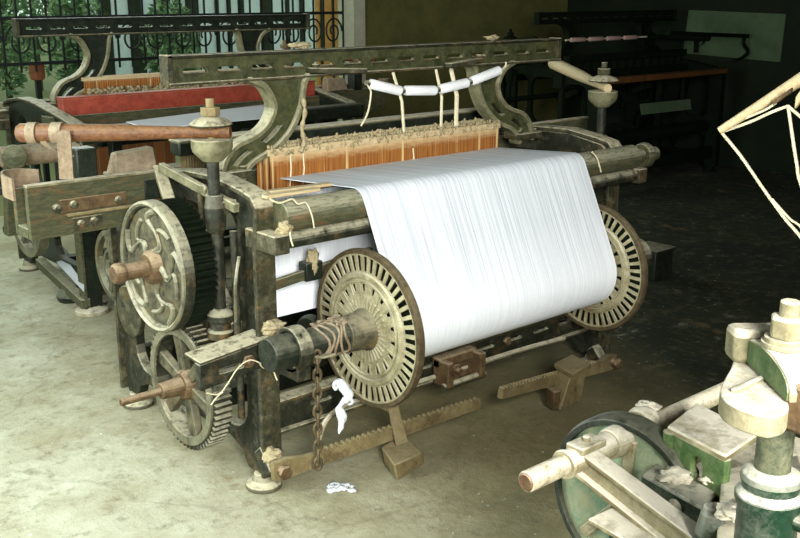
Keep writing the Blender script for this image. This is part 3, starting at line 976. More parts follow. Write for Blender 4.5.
# ------------------------------------------------------------------ front cloth of the middle loom
fc = [(2.79, .935), (2.785, .85), (2.78, .75), (2.775, .65), (2.77, .58), (2.765, .515)]
tag(MB().sheet(lambda a, b: V((1.70 + a * 1.35, fc[min(int(b * 5), 4)][0] * (1 - (b * 5 - min(int(b * 5), 4))) + fc[min(int(b * 5), 4) + 1][0] * (b * 5 - min(int(b * 5), 4)),
                               fc[min(int(b * 5), 4)][1] * (1 - (b * 5 - min(int(b * 5), 4))) + fc[min(int(b * 5), 4) + 1][1] * (b * 5 - min(int(b * 5), 4)))), 30, 10).build('woven_cloth', 'warp', None, 0, .003),
    'white cloth hanging inside the middle loom, below the left end of its back roller', 'cloth')

# ------------------------------------------------------------------ weights, chain, rope, rag, wire, lint
# left block: neck hooks over the lever, body hangs on the near side
w1 = thing('counterweight', 'brown iron block weight hooked on the left notched lever beside the slotted disc', 'weight', (2.03, 2.36, .0), 'iron weights on the loom levers')
MB().hexa([on(u, v, 'z', .025) for u, v in ((385, 465), (398, 481), (425, 463), (406, 448))] + [on(u, v, 'z', .085) for u, v in ((381, 447), (394, 465), (423, 453), (403, 432))]).build('body', 'weight', w1, .005)
pa, pb, pc = on(402, 444, 'z', .088), on(393, 411, 'y', 2.45), on(388, 412, 'y', 2.50)
MB().hexa([pa - X * .028, pa + X * .028, pb + X * .022, pb - X * .022, pa - X * .028 + V((0, .01, .02)), pa + X * .028 + V((0, .01, .02)), pb + X * .022 + V((0, .0, .02)), pb - X * .022 + V((0, 0, .02))]).build('hook', 'weight', w1, .003)
MB().hexa([pb + V((-.022, -.003, 0)), pb + V((.022, -.003, 0)), pb + V((.022, .06, 0)), pb + V((-.022, .06, 0)), pb + V((-.022, -.003, .02)), pb + V((.022, -.003, .02)), pb + V((.022, .06, .02)), pb + V((-.022, .06, .02))]).build('hook', 'weight', w1, .003)

P0 = on(560, 410, 'z', .03)
w2 = thing('counterweight', 'tall rusty yellow-brown iron block weight hooked on the right notched lever', 'weight', (2.83, 2.36, .0), 'iron weights on the loom levers')
bt = [on(u, v, 'z', .03) for u, v in ((560, 411), (582, 402), (573, 396), (549, 404))]
tt = [on(u, v, 'z', .17) for u, v in ((571, 376), (587, 366), (576, 361), (559, 368))]
MB().hexa(bt + tt).build('body', 'weight', w2, .006)
tl = [on(u, v, 'z', .178) for u, v in ((572, 376), (591, 365), (572, 356), (554, 365))]
MB().hexa([p - V((0, 0, .012)) for p in tl] + [p + V((0, 0, .008)) for p in tl]).build('hook', 'weight', w2, .003)
lg_ = [on(u, v, 'z', .03) for u, v in ((553, 410), (560, 409), (556, 404), (545, 404))]
MB().hexa(lg_ + [p + V((0, 0, .075)) for p in lg_]).build('lug', 'rust', w2, .004)

ch = thing('chain', 'rusty iron link chain hanging from the warp beam end to the left lever', 'chain', on(318, 468, 'y', 2.36))
c0, c1 = on(317, 352, 'y', 2.355), on(318, 468, 'y', 2.40)
nl = 13
for k in range(nl):
    c = c0.lerp(c1, (k + .5) / nl)
    hgt = (c0 - c1).length / nl * .66
    ax = V((1, -.3, 0)) if k % 2 == 0 else V((.5, 1, 0))
    ax = ax.normalized()
    pts = [c + V((0, 0, 1)) * math.sin(2 * PI * i / 14) * hgt + ax * math.cos(2 * PI * i / 14) * .012 for i in range(14)]
    MB().tube(pts, .0052, 6, True).build('link', 'rim_brown', ch)

rp = MB()
for k in range(5):
    x = 1.74 + k * .022 + random.uniform(-.004, .004)
    pts = [(x + .012 * math.sin(i * .9 + k), AX_B[0] + .053 * math.cos(2 * PI * i / 18), AX_B[1] + .053 * math.sin(2 * PI * i / 18)) for i in range(18)]
    rp.tube(pts, .0045, 6, True)
for k in range(16):
    x = 1.73 + random.uniform(0, .11)
    y = AX_B[0] + random.uniform(-.04, .03)
    rp.ball((x, y, AX_B[1] + .052 + random.uniform(-.004, .012)), random.uniform(.005, .010), 2, .75, 9, k, (1.6, .8, .6))
tag(rp.build('frayed_rope', 'leather'), 'frayed pale rope wound round the left end of the warp beam', 'rope')

pts = [on(u, v, 'y', 2.36) for u, v in ((338, 381), (344, 388), (349, 396), (343, 402), (339, 408), (342, 416), (341, 425), (339, 434))]
rg = MB().tube(catmull(pts, 4), [.010, .014, .017, .016, .018, .016, .017, .016, .015, .010, .009, .013, .008, .007, .007, .008, .010, .013, .015, .017, .017, .015, .013, .011, .010, .008, .006, .004, .002], 9)
rg.tube(catmull([on(u, v, 'y', 2.355) for u, v in ((338, 381), (334, 384), (336, 390))], 3), .006, 6).tube(catmull([on(u, v, 'y', 2.355) for u, v in ((348, 395), (353, 402), (349, 405))], 3), .006, 6)
for v in rg.bm.verts:
    v.co += noise.noise_vector(v.co * 60) * .004
tag(rg.build('knotted_rag', 'rag'), 'small knotted white rag hanging beside the rim of the left disc', 'rag')

wr = MB()
wr.tube(catmull([on(u, v, 'y', 2.49) for u, v in ((207, 393), (219, 394), (228, 383), (238, 368), (250, 360), (262, 364), (266, 366), (264, 361), (260, 364), (265, 368), (268, 355))], 5), .0022, 5)
wr.tube(catmull([on(u, v, 'y', 2.49) for u, v in ((211, 405), (217, 397), (223, 392))], 5), .0022, 5)
wr.tube(catmull([on(u, v, 'y', 2.47) for u, v in ((268, 347), (270, 358), (274, 372), (277, 380))], 5), .0024, 5)
tag(wr.build('loose_wire', 'cord'), 'thin pale wire tangled over the bearing arm at the left of the post', 'wire')

tw = MB()
tw.tube(catmull([on(u, v, 'y', 2.443) for u, v in ((270, 199), (280, 203), (292, 199), (298, 204), (306, 203), (312, 216), (314, 228))], 5), .0028, 5)
tw.tube(catmull([on(u, v, 'y', 2.43) for u, v in ((290, 232), (291, 240), (293, 246))], 5), .003, 5)
tag(tw.build('twine', 'cord'), 'loop of pale twine lying over the left end of the back roller', 'twine')
tag(MB().tube(catmull([on(u, v, 'y', 2.443) for u, v in ((592, 152), (597, 158), (600, 168), (601, 172))], 5), .0035, 5).build('twine', 'cord'), 'loop of pale twine round the right end of the back roller', 'twine')

fl = MB()
random.seed(11)
for k in range(26):
    c = on(340 + random.uniform(-10, 12), 487 + random.uniform(-3, 3), 'z', .006)
    fl.ball(c, random.uniform(.006, .012), 2, .75, 9, k, (1.4, 1.4, .5))
tag(fl.build('lint_scrap', 'rag', None), 'small bluish scrap of lint lying on the floor below the left lever', 'lint')

cl = MB().fluff(on(313, 262, 'y', 2.67), .022, .02, .045, 4)
for k in range(0):
    c = on(313 + random.uniform(-7, 8), 258 + random.uniform(-10, 16), 'y', 2.68)
    cl.ball(c + V((0, random.uniform(-.01, .01), 0)), random.uniform(.010, .02), 2, .75, 9, k, (.8, .8, 1.5))
tag(cl.build('lint_clump', 'lint'), 'grey lint clump clinging to the stay bar below the back roller', 'lint')

# lint settled in heaps on the frame of the middle loom
def lint_heap(pts, r, label, seed):
    random.seed(seed)
    mb = MB()
    for (p, n, sx, sy, sz) in pts:
        mb.fluff(V(p) + V((0, 0, sz * .2)), sx * 1.1, sy * 1.1, sz * .75, seed)
    return tag(mb.build('lint_clump', 'lint'), label, 'lint')


lint_heap([((1.655, 2.53, .572), 16, .035, .03, .03)], .018, 'beige lint heap on the bearing arm at the foot of the tall post slot', 5)
lint_heap([((1.665, 2.46, .90), 10, .022, .02, .03)], .014, 'beige lint clump at the left end of the back roller', 6)
lint_heap([((1.635, 2.53, .135), 14, .03, .03, .03)], .020, 'pale lint heap over the pivot of the left lever', 8)
lint_heap([(on(492, 38, 'z', 1.415), 9, .03, .02, .012)], .012, 'small lint tuft on top of the arch rail near its right end', 9)
lint_heap([(on(300, 46, 'z', 1.415), 9, .04, .02, .014)], .013, 'small lint tuft on top of the arch rail left of its middle', 10)

# ------------------------------------------------------------------ loom behind (facing us)
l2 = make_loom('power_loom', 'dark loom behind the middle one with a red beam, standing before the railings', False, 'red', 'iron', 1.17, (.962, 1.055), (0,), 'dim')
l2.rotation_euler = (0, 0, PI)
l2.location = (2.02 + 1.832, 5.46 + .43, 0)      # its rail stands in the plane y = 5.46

cA, cB, cC, cD = on(126, 122, 'z', .95), on(285, 102, 'z', .95), on(290, 116, 'z', .945), on(150, 129, 'z', .945)
tag(MB().sheet(lambda a, b: cA.lerp(cB, a).lerp(cD.lerp(cC, a), b), 12, 4).build('woven_cloth', 'warp', None, 0, .004),
    'white cloth on the loom behind, just under its red beam', 'cloth')
h2 = thing('heald_set', 'dim orange healds with grey lint behind the red beam of the loom before the railings', 'healds', (3.0, 5.44, .8))
for y in (5.42, 5.46):
    MB().box(2.35, 3.75, y - .008, y + .008, 1.12, 1.14).build('heald_bar', 'wood_pale', h2)
    MB().sheet(lambda a, b: V((2.36 + a * 1.38, y + .004 * math.sin(a * 400 * PI), .82 + b * .31)), 300, 2).build('string_heald', 'orange_yarn', h2, 0, .002)
random.seed(31)
lb = MB()
for k in range(420):
    lb.ball((random.uniform(2.35, 3.75), 5.37 + random.uniform(-.015, .015), 1.06 + random.uniform(-.012, .018)), random.uniform(.006, .013), 1, .75, 9, k, (1.2, .8, 1.0))
lb = lb.build('lint_fringe', 'lint', h2)
lb['kind'] = 'stuff'
ft = on(92, 312, 'z', 0)
sp = thing('machine_stand', 'dark iron stand with wooden roller and spoked wheels at far left beyond the wooden box', 'stand', ft)
w = MB()
w.ringlathe([(.165, 0), (.205, 0), (.205, .05), (.165, .05)], (0, 0, 0), X, 48)
for k in range(6):
    a = 2 * PI * k / 6
    w.bar((.02, .02 * math.cos(a), .02 * math.sin(a)), (.02, .18 * math.cos(a), .18 * math.sin(a)), .03, .025, X)
w.lathe([(0, -.02), (.04, -.02), (.05, 0), (.05, .06), (0, .06)], (0, 0, 0), X, 20)
wc = on(24, 219, 'x', 1.86)
for v in w.bm.verts:
    v.co += wc
w.build('spoked_wheel', 'wheel_grey', sp)
MB().cyl(wc, wc + X * .5, .02).build('wheel_shaft', 'iron_black', sp)
w = MB().ringlathe([(.15, 0), (.175, 0), (.175, .03), (.15, .03)], (0, 0, 0), X, 40).ringlathe([(.07, 0), (.085, 0), (.085, .03), (.07, .03)], (0, 0, 0), X, 30)
for k in range(5):
    a = 2 * PI * k / 5
    w.bar((.015, .0, 0), (.015, .16 * math.cos(a), .16 * math.sin(a)), .03, .02, X)
wd = on(111, 266, 'x', 1.98)
for v in w.bm.verts:
    v.co += wd
w.build('spoked_wheel', 'wheel_grey', sp)
MB().cyl(wd, wd + X * .4, .02).build('wheel_shaft', 'iron_black', sp)
a, b = on(0, 157, 'z', .82), on(92, 149, 'z', .82)
MB().cyl(a, b, .052, n=24).build('wooden_roller', 'leather', sp, .004)
c = a.lerp(b, .10)
MB().lathe([(0, 0), (.05, 0), (.06, .01), (.06, .05), (0, .06)], c + V((.01, -.03, 0)), V((-.3, -1, .1)), 20).build('end_knob', 'wood_grey', sp, .003)
MB().hexa([(c.x - .05, c.y, .42), (c.x + .06, c.y, .42), (c.x + .06, c.y + .06, .42), (c.x - .05, c.y + .06, .42),
           (c.x - .02, c.y, .80), (c.x + .04, c.y, .80), (c.x + .04, c.y + .05, .80), (c.x - .02, c.y + .05, .80)]).build('hanging_bracket', 'wood_grey', sp, .006)
MB().box(ft.x - .03, ft.x + .05, ft.y - .03, ft.y + .03, .03, .80).build('post', 'iron_black', sp, .003)
MB().box(ft.x - .045, ft.x - .03, ft.y - .035, ft.y + .035, .03, .80).build('post_edge', 'wood_grey', sp, .002)
MB().lathe([(0, 0), (.09, 0), (.085, .02), (.04, .035), (0, .035)], ft, (0, 0, 1), 20).build('foot', 'chalk_dirty', sp, .003)
MB().bar(on(86, 304, 'z', .06), on(40, 262, 'z', .10), .05, .05).build('low_rail', 'wood_grey', sp, .004)
MB().bar(on(96, 292, 'z', .10), on(60, 250, 'z', .14), .04, .04).build('low_rail', 'iron_black', sp, .004)
MB().lathe([(0, 0), (.07, 0), (.08, .03), (.05, .07), (0, .08)], on(72, 300, 'z', .0), (0, 0, 1), 14).build('round_foot', 'iron_black', sp)
tag(MB().hexa([on(u, v, 'z', .16) for u, v in ((56, 262), (66, 259), (84, 283), (84, 292))] + [on(u, v, 'z', .165) for u, v in ((56, 262), (66, 259), (84, 283), (84, 292))]).build('cloth_strip', 'warp'), 'small white strip of cloth lying on the low rails left of the big gear', 'cloth')
# dark box on the floor beyond the right disc
bx_ = on(651, 278, 'z', 0)
db = thing('machine_box', 'dark box with dusty top on the floor beyond the right slotted disc', 'box', bx_)
MB().box(bx_.x - .07, bx_.x + .10, bx_.y - .07, bx_.y + .10, 0, .17).build('body', 'iron_black', db, .004)
MB().box(bx_.x - .08, bx_.x + .11, bx_.y - .08, bx_.y + .11, .17, .185).build('lid', 'iron', db, .003)

# ------------------------------------------------------------------ shadowed loom in the right background
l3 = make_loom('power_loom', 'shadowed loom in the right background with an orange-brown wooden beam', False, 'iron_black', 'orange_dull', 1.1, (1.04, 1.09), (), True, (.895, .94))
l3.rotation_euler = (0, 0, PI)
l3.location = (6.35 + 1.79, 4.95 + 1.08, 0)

# ------------------------------------------------------------------ loom in the near right corner
fg = thing('power_loom', 'lint-whitened green loom cut off by the lower right corner of the picture', 'loom', (1.15, .45, 0))
CX, CY = .96, .487
cap = MB().plate([(p.x, p.y) for p in catmull([on(u, v, 'z', 1.197) for u, v in ((788, 401), (741, 355), (731, 368), (722, 384), (720, 393), (727, 402), (745, 411), (768, 417), (784, 414), (789, 408))], 3)], [], XY(1.174), (0, 0, .023)).lathe([(0, 1.166), (.03, 1.166), (.04, 1.174), (.04, 1.196), (0, 1.196)], (CX + .012, CY + .0, 0), (0, 0, 1), 32).build('lower_jaw', 'chalk', fg, .003)
MB().bar(on(733, 392, 'z', 1.198), on(764, 378, 'z', 1.198), .006, .006).build('jaw_ridge', 'chalk', cap, .001)
n = 12
seg = [(-.062, 0), (.062, 0)] + [(.062 * math.cos(PI * k / n), .010 + .024 * math.sin(PI * k / n)) for k in range(n + 1)]
q0, q1 = on(741, 342, 'z', 1.215), on(790, 398, 'z', 1.205)
dv = (q1 - q0)
dv.z = 0
hl = dv.length / 2
dv.normalize()
nv = V((-dv.y, dv.x, 0))
if nv.x < 0:
    nv = -nv
mid = (q0 + q1) / 2
seg = [(a / .062 * hl, b) for a, b in seg]
uj = MB().plate(seg, [], lambda a, b: V((mid.x, mid.y, 1.199)) + dv * a + V((0, 0, b)), nv * .11).build('upper_jaw', 'chalk', fg, .002)
MB().plate([(a * .94, b * .9 + .001) for a, b in seg], [], lambda a, b: V((mid.x, mid.y, 1.199)) + dv * a + V((0, 0, b)) - nv * .0015, nv * .004).build('jaw_face', 'green_paint', uj)
e0 = on(729, 343, 'z', 1.216)
MB().bar(e0, e0 + nv * .10, .038, .040).build('jaw_lug', 'chalk_dirty', uj, .008)
zt = 1.234
bc_ = on(786, 345, 'z', zt)
MB().lathe([(0, 0), (.026, 0), (.026, .004), (.023, .004), (.023, .009), (0, .009)], (bc_.x, bc_.y, zt), (0, 0, 1), 32).build('washer', 'chalk', uj)
MB().hexnut((bc_.x, bc_.y, zt + .009), (0, 0, 1), .020, .024).build('nut', 'chalk', uj, .003)
MB().cyl((bc_.x, bc_.y, zt + .03), (bc_.x, bc_.y, zt + .050), .0105).build('bolt_end', 'chalk_dirty', uj, .002)
r0 = on(797, 408, 'z', 1.19)
MB().box(r0.x - .01, r0.x + .05, r0.y - .06, r0.y + .012, 1.165, 1.218).build('rusty_shoe', 'rust', cap, .005)
ps = MB().cyl((CX, CY, .50), (CX, CY, 1.17), .0195).build('picking_shaft', 'shaft_dusty', fg)
MB().lathe([(0, .90), (.032, .90), (.033, 1.05), (.037, 1.06), (.037, 1.068), (.030, 1.075), (.033, 1.085), (.031, 1.093), (.022, 1.098), (0, 1.098)], (CX, CY, 0), (0, 0, 1), 28).build('shaft_sleeve', 'green_dark', ps, .002)
MB().cyl((CX + .005, CY - .03, 1.045), (CX + .005, CY - .055, 1.045), .011).build('oil_plug', 'green_dark', ps, .002)
# near crank tube and its clamp
ta, tb = on(530, 484, 'z', .90), on(690, 404, 'z', .90)
ty = (ta.y + tb.y) / 2
ta.y = tb.y = ty
tx = lambda u: on(u, 484 - (u - 530) * .5, 'y', ty).x
cr = MB().cyl(ta, tb + X * .3, .0165, n=28).build('crank_tube', 'tube_dirt', fg, .002)
MB().lathe([(0, 0), (.0145, 0), (.012, -.003), (0, -.003)], ta, X, 24).build('tube_face', 'rust', cr)
MB().cyl((tx(563), ty, .9), (tx(566), ty, .9), .0235, n=28).cyl((tx(566), ty, .9), (tx(612), ty, .9), .0205, n=28).build('clamp_sleeve', 'chalk', cr, .002)
MB().lathe([(0, 0), (.024, .0), (.026, .01), (.026, .035), (.022, .045), (0, .045)], (tx(608), ty, .9), X, 28).build('collar', 'chalk', cr, .002)
MB().lathe([(0, 0), (.027, .0), (.031, .012), (.027, .03), (0, .04)], (tx(640), ty + .005, .905), X, 20).build('lint_knob', 'chalk', cr, .002)
MB().box(tx(572), tx(596), ty - .02, ty + .014, .914, .926).hexnut((tx(584), ty - .003, .925), (0, 0, 1), .007, .01).build('clamp_cap', 'chalk', cr, .002)
# flanged arm running towards us
aa = V((tx(582), ty - .005, .893))
ab = on(712, 560, 'z', .84)
ad = (ab - aa)
arm = MB().bar(aa, ab, .012, .040).build('crank_arm', 'chalk_dirty', fg, .003)
d_, s_, u_ = basis(ad)
for k in (-1, 1):
    MB().bar(aa + u_ * .018 * k, ab + u_ * .020 * k, .034, .009).build('arm_flange', 'chalk', arm, .002)
# verdigris gear behind
gc = on(624, 502, 'x', 1.25)
gr = MB().ringlathe([(.132, -.01), (.142, -.01), (.146, 0), (.146, .03), (.132, .03)], gc, X, 64).build('gear_wheel', 'iron_black', fg, .001)
MB().lathe([(0, 0), (.133, 0), (.133, .015), (0, .015)], gc, X, 48).build('gear_face', 'teal_gear', gr)
for k in range(5):
    a = 2 * PI * k / 5 + .4
    MB().bar(gc + V((-.004, .02 * math.cos(a), .02 * math.sin(a))), gc + V((-.004, .116 * math.cos(a), .116 * math.sin(a))), .02, .01, X).build('spoke', 'chalk_dirty', gr, .002)
# bearing casting: white-topped slab with a green arched side
zt = .945
c = [on(u, v, 'z', zt) for u, v in ((667, 426), (697, 402), (758, 434), (726, 456))]
down = V((0, 0, -.012))
sb = MB().hexa([c[0] + down, c[3] + down, c[2] + down, c[1] + down, c[0], c[3], c[2], c[1]]).build('bearing_block', 'chalk', fg, .003)
fd = (c[3] - c[0])
fl = fd.length
fd.normalize()
fn = fd.cross(V((0, 0, 1))).normalized()
if fn.x < 0:
    fn = -fn
org = c[0] + V((0, 0, -.012))
MB().plate([(.014, .004), (fl, .004), (fl, -.080), (fl * .75, -.076), (fl * .4, -.066), (.0, -.060), (0, -.012), (.005, -.002)], [oval(fl * .55, -.032, .012, .019, 16)], lambda a, b: org + fd * a + V((0, 0, b)), fn * .014).build('arched_side', 'green_paint', sb, .002)
MB().tube([org + fd * (.006) + fn * .002 + V((0, 0, .004)), org + fd * .004 + fn * .004 + V((0, 0, -.058))], .011, 10).build('side_rib', 'green_paint', sb)
MB().hexnut(on(722, 462, 'z', .925), (0, 0, 1), .010, .012).build('nut', 'chalk_dirty', sb, .002)
# lower dark block with a bolt
zl = .880
c = [on(u, v, 'z', zl) for u, v in ((641, 474), (664, 456), (724, 484), (704, 509))]
dn = V((0, 0, -.05))
lb2 = MB().hexa([c[0] + dn, c[3] + dn, c[2] + dn, c[1] + dn, c[0], c[3], c[2], c[1]]).build('side_casting', 'green_dark', fg, .004)
bp = on(678, 508, 'z', .85)
nn = (c[3] - c[0]).cross(V((0, 0, 1))).normalized()
if nn.x > 0:
    nn = -nn
bp = (c[0] + c[3]) / 2 + V((0, 0, -.022)) + (c[3] - c[0]) * .08
MB().lathe([(0, 0), (.013, 0), (.013, .004), (.009, .008), (.008, .016), (0, .018)], bp, nn, 20).build('bolt', 'chalk_dirty', lb2, .001)
random.seed(21)
for k, (u, v, z, r, w_) in enumerate(((676, 476, .884, .010, .03), (735, 512, .93, .016, .03), (792, 500, 1.02, .016, .03), (648, 408, .915, .012, .025), (710, 478, .89, .012, .02))):
    mb = MB()
    mb.fluff(on(u, v, 'z', z), w_ * .85, w_ * .75, .009, k + 3)
    o = mb.build('lint_coating', 'chalk_lint', fg)
    o['kind'] = 'stuff'
# bed, frame and legs
MB().hexa([(1.02, .30, .80), (1.62, .30, .80), (1.62, .84, .80), (1.22, .84, .80), (1.02, .30, .83), (1.62, .30, .83), (1.62, .84, .83), (1.22, .84, .83)]).build('bed_plate', 'chalk_dirty', fg, .004)
p0, p1 = on(600, 515, 'z', .84), on(680, 560, 'z', .835)
MB().bar(p0, p1, .055, .008).build('white_slat', 'chalk', fg, .002)
efr = MB().plate([(.20, 0), (.28, 0), (.30, .70), (.80, .70), (.82, 0), (.90, 0), (.90, .80), (.20, .80)], [], YZ(1.24), (.04, 0, 0)).build('end_frame', 'green_dark', fg, .004)
MB().box(1.24, 2.45, .24, .28, .2, .3).build('cross_rail', 'green_dark', fg, .004)
MB().plate([(.20, 0), (.28, 0), (.30, .70), (.80, .70), (.82, 0), (.90, 0), (.90, .80), (.20, .80)], [], YZ(2.42), (.04, 0, 0)).build('end_frame', 'green_dark', fg, .004)
rf = on(735, 470, 'z', .93)
gs = MB().hexa([on(u, v, 'z', .86) for u, v in ((722, 470), (800, 455), (830, 560), (715, 560))][::-1] + [on(u, v, 'z', .90) for u, v in ((722, 470), (800, 455), (830, 560), (715, 560))][::-1]).build('shaft_bracket', 'chalk_dirty', fg, .004)
tp = on(712, 520, 'z', .9)
MB().lathe([(0, 0), (.020, 0), (.022, .02), (.016, .05), (.012, .062), (0, .064)], (tp.x, tp.y, .86), (0, 0, 1), 20).build('green_boss', 'green_dark', fg, .002)
# its far picking stick, reaching into the picture at the upper right, with cords
st0 = on(719, 131, 'z', 1.25)
st1 = on(800, 80, 'x', st0.x + .10)
st2 = st0 + (st1 - st0) * 1.9
sk = MB().tube([st0, st0.lerp(st1, .02), st0.lerp(st1, .5), st1, st2], [.008, .010, .013, .017, .022], 14).build('picking_stick', 'wood_pale', fg)
MB().cyl((st2.x, st2.y, .0), (st2.x, st2.y, st2.z - .02), .024).build('picking_shaft', 'green_dark', fg)
xs = st0.x + .03
C_ = lambda u, v: on(u, v, 'x', xs)
for pts, r in ((((721, 131), (742, 120), (765, 110), (776, 103)), .003), (((722, 132), (750, 122), (772, 112), (788, 106)), .004), (((788, 106), (795, 112), (806, 120), (835, 132)), .004),
               (((722, 133), (740, 155), (760, 184), (772, 201), (786, 220), (803, 240), (850, 305), (905, 380)), .004), (((772, 199), (790, 219), (805, 232), (852, 300), (905, 378)), .003), (((788, 106), (793, 140), (797, 165), (803, 190), (845, 290), (905, 380)), .004)):
    MB().tube(catmull([C_(*p) for p in pts], 4), r, 6).build('picking_cord', 'cord', sk)
MB().ribbon([C_(774, 103), C_(782, 97), C_(792, 90)], V((0, 0, .012)), .010).build('leather_wrap', 'rust', sk, .001)
MB().ribbon([C_(796, 103), C_(801, 96), C_(810, 90)], V((0, 0, .03)), .014).build('leather_wrap', 'wood_pale', sk, .003)

# ------------------------------------------------------------------ pieces standing with the shadowed loom
cc = [on(570, 40, 'y', 5.5), on(640, 37, 'y', 5.5)]
cn = ['leftmost dim pinkish cop of the row in the right background', 'second dim pinkish cop from the left in the right background',
      'third dim pinkish cop from the left in the right background', 'rightmost dim pinkish cop of the row in the right background']
for k in range(4):
    a, b = cc[0].lerp(cc[1], k / 4 + .01), cc[0].lerp(cc[1], k / 4 + .20)
    tag(MB().lathe([(0, 0), (.016, 0), (.019, .01), (.019, (b - a).length - .01), (.014, (b - a).length), (0, (b - a).length)], a, b - a, 14).build('yarn_cop', 'cop_pink'), cn[k], 'yarn cop', 'row of cops on the shadowed loom')
tag(MB().tube([cc[0].lerp(cc[1], -.06), cc[0], cc[1], cc[0].lerp(cc[1], 1.1)], .008, 8).build('bobbin_cord', 'cord'), 'dim cord through the row of cops in the right background', 'cord')
a, b = on(640, 104, 'y', 4.86), on(690, 99, 'y', 4.86)
tag(MB().sheet(lambda u, v: a + (b - a) * u + V((0, -.02 * v, -.085 * v)), 10, 3).build('woven_cloth', 'board', None, 0, .004), 'dim grey strip of cloth below the orange-brown beam in the right background', 'cloth')

# ------------------------------------------------------------------ building
ZC = 4.2
YB = 7.2
XRW = 8.6
XLW = -.75
YF = -2.2
pl = on(352, 45, 'y', YB).x
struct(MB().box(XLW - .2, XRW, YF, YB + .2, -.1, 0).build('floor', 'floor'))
struct(MB().box(pl + .15, XRW, YB, YB + .2, 0, ZC).build('wall_back', 'wall'))
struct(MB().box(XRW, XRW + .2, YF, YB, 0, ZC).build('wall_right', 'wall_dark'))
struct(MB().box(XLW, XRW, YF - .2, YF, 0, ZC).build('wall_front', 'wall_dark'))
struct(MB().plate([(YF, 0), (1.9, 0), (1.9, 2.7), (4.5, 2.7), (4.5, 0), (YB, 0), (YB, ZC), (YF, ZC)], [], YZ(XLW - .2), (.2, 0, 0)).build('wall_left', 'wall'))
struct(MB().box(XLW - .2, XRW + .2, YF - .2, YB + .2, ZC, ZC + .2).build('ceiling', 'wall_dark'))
struct(MB().box(XLW, pl, YB, YB + .2, 2.9, ZC).build('trim_1', 'wall'))
struct(MB().box(pl - .0, pl + .13, YB - .03, YB + .2, 0, ZC).build('trim_2', 'column'))
# pale board on the right wall
q = [on(u, v, 'x', XRW) for u, v in ((690, 10), (787, 14), (781, 62), (684, 53))]
tag(MB().hexa([p + X * -.02 for p in q] + [p + X * -.002 for p in q]).build('notice_board', 'board'), 'large dull grey-green board on the dark right wall', 'board')
# silhouetted arm in front of it
sa = [on(u, v, 'y', 5.0) for u, v in ((668, 33), (700, 33), (740, 35), (747, 36))]
mb = MB().bar(sa[0], sa[3], .05, .035)
mb.tube(catmull([on(u, v, 'y', 5.0) for u, v in ((745, 36), (744, 44), (748, 52), (742, 58), (736, 60))], 4), .016, 8)
arm_ = mb.build('end_arm', 'shade_black')
mloc = Matrix.Translation(l3.location) @ Matrix.Rotation(PI, 4, 'Z')
arm_.parent = l3
arm_.matrix_parent_inverse = mloc.inverted()

# ------------------------------------------------------------------ railings and what lies outside
x0, x1 = on(-60, 50, 'y', 7.3).x, pl - .02
rlg = thing('iron_railing', 'black wrought-iron railing with scrolls across the opening to the garden', 'railing', ((x0 + x1) / 2, 7.3, 0))
zb, zs, zt_ = 1.10, 1.42, 2.3
for z in (zb, zs, zt_):
    MB().box(x0, x1, 7.29, 7.31, z - .012, z + .012).build('rail', 'grille', rlg)
nb = int((x1 - x0) / .105)
for k in range(nb + 1):
    x = x0 + (x1 - x0) * k / nb
    MB().box(x - .007, x + .007, 7.294, 7.306, zb - .06 if k not in (0, nb) else 0, zt_).build('bar', 'grille', rlg)
ns = int((x1 - x0) / .42)
for k in range(ns):
    xc = x0 + (k + .5) * (x1 - x0) / ns
    for sg in (-1, 1):
        pts = []
        for t in range(22):
            a = t / 21 * 3.2 * PI
            r = .105 * (1 - t / 21 * .72)
            pts.append((xc + sg * (r * math.cos(a) * .95 + .105), 7.30, (zb + zs) / 2 + r * math.sin(a) * 1.2))
        MB().tube(pts, .008, 6).build('scroll', 'grille', rlg)
lw, lr = on(78, 82, 'y', 7.75).x, on(168, 82, 'y', 7.75).x
tag(MB().box(lw, lr, 7.7, 7.85, -.05, on(120, 76, 'y', 7.7).z).build('brick_wall', 'brick'), 'low orange brick wall just outside the railing', 'wall')
tag(MB().box(-14, 40, YB + .2, 60, -.12, -.02).build('lawn', 'grass'), 'yellow-green grass outside beyond the railing', 'grass', None, 'stuff')
YO = 19.
fb = thing('building', 'pale white building with dark window gaps outside beyond the lawn', 'building', (on(210, 40, 'y', YO).x, YO, 0))
fx0, fx1 = on(96, 40, 'y', YO).x, on(420, 40, 'y', YO).x
MB().box(fx0, fx1, YO, YO + .5, -.1, 5.5).build('facade', 'outside_wall', fb)
for u0, u1 in ((100, 112), (131, 144), (157, 171), (187, 199), (216, 219), (228, 231), (241, 244), (263, 271), (286, 289), (300, 304)):
    MB().box(on(u0, 40, 'y', YO).x, on(u1, 40, 'y', YO).x, YO - .06, YO, .0, 4.5).build('window', 'outside_dark', fb)
dx0, dx1 = on(318, 30, 'y', 11.).x, on(349, 30, 'y', 11.).x
dr = thing('door', 'orange-brown door outside, seen through the railing beside the pale column', 'door', ((dx0 + dx1) / 2, 11, 0))
MB().box(dx0, dx1, 11, 11.06, -.02, 2.6).build('door_leaf', 'door_orange', dr)
for k in (.08, .45, .82):
    MB().box(dx0 + (dx1 - dx0) * k, dx0 + (dx1 - dx0) * (k + .06), 10.985, 11, 0, 2.6).build('batten', 'outside_dark', dr)


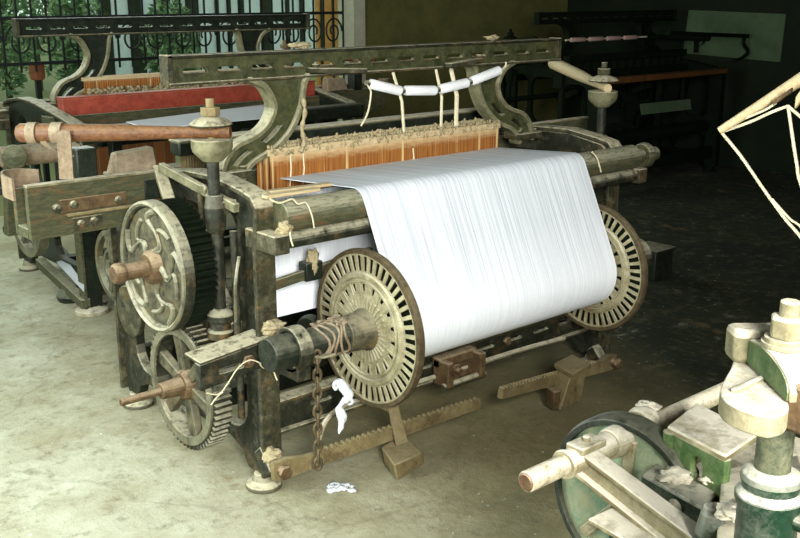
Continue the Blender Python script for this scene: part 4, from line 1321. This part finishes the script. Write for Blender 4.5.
def shrub(u, y, h, w, seed, label):
    random.seed(seed)
    x = on(u, 60, 'y', y).x
    t = thing('shrub', label, 'shrub', (x, y, -.02), 'shrubs outside the railing')
    MB().cyl((x, y, -.03), (x, y, h * .6), .05, .03, 8).build('trunk', 'wood_grey', t)
    mb = MB()
    for k in range(1500):
        a, b, r = random.uniform(0, 2 * PI), random.uniform(-1, 1), random.random() ** .4
        c = V((x + w * r * math.cos(a) * math.sqrt(1 - b * b), y + w * r * math.sin(a) * math.sqrt(1 - b * b), h * .55 + h * .5 * r * b))
        if c.z < 0:
            continue
        d1 = V((random.uniform(-1, 1), random.uniform(-1, 1), random.uniform(-.6, 1))).normalized()
        d2 = d1.cross(V((random.uniform(-1, 1), random.uniform(-1, 1), random.uniform(-1, 1)))).normalized()
        s = random.uniform(.05, .10)
        vs_ = [mb.bm.verts.new(p) for p in (c - d1 * s, c + d2 * s * .35, c + d1 * s, c - d2 * s * .35)]
        mb.bm.faces.new(vs_)
    o = mb.build('foliage', 'leaf', t, smooth=False)


shrub(6, 15, 2.4, .5, 1, 'bushy green shrub at the far left outside the railing')
shrub(38, 17, 3.4, .6, 2, 'tall green shrub outside, between the far left bush and the pale building')
shrub(79, 13.5, 2.0, .4, 3, 'green shrub outside in front of the left corner of the pale building')
shrub(172, 13, 1.5, .4, 4, 'small green shrub outside in front of the dark window gaps')
pp = on(37, 72, 'y', 8.0)
tag(MB().lathe([(0, 0), (.05, 0), (.06, .03), (.06, .12), (.052, .13), (0, .13)], (pp.x, 8.0, pp.z - .06), (0, 0, 1), 20).build('clay_pot', 'pot'), 'small red-brown clay pot on a thin post outside at the far left', 'pot')
tag(MB().box(pp.x - .02, pp.x + .02, 7.98, 8.02, -.02, pp.z - .06).build('post', 'grille'), 'thin black post outside that carries the small clay pot', 'post')

# ------------------------------------------------------------------ lights and view
W = bpy.data.worlds.new('sky')
sc.world = W
W.use_nodes = True
bg = W.node_tree.nodes['Background']
bg.inputs[0].default_value = (.74, 1.0, .80, 1)
bg.inputs[1].default_value = 1.0


def area(name, loc, aim, sx, sy, power, col):
    ld = bpy.data.lights.new(name, 'AREA')
    ld.shape = 'RECTANGLE'
    ld.size, ld.size_y = sx, sy
    ld.energy = power
    ld.color = col
    o = bpy.data.objects.new(name, ld)
    COL.objects.link(o)
    o.location = loc
    o.rotation_euler = (V(aim) - V(loc)).to_track_quat('-Z', 'Y').to_euler()
    return o


area('doorway_daylight', (-.55, 3.2, 1.5), (2.2, 2.9, .5), 2.2, 2.2, 130, (.93, 1, .96))
fl_ = area('front_fill', (-.5, -1.2, 2.1), (2.1, 2.7, .65), 1.2, 1.2, 98, (1, 1, .95))  # added fill lamp with no opening behind it, brightens the warp
fl_.data.spread = math.radians(78)

area('garden_daylight', (2.9, 7.15, 2.2), (2.9, 4.6, .8), 3.2, 1.1, 55, (.92, 1, .95))

vs = sc.view_settings
vs.view_transform = 'Standard'
vs.look = 'None'
vs.gamma = 1
vs.use_curve_mapping = False
vs.exposure = 0
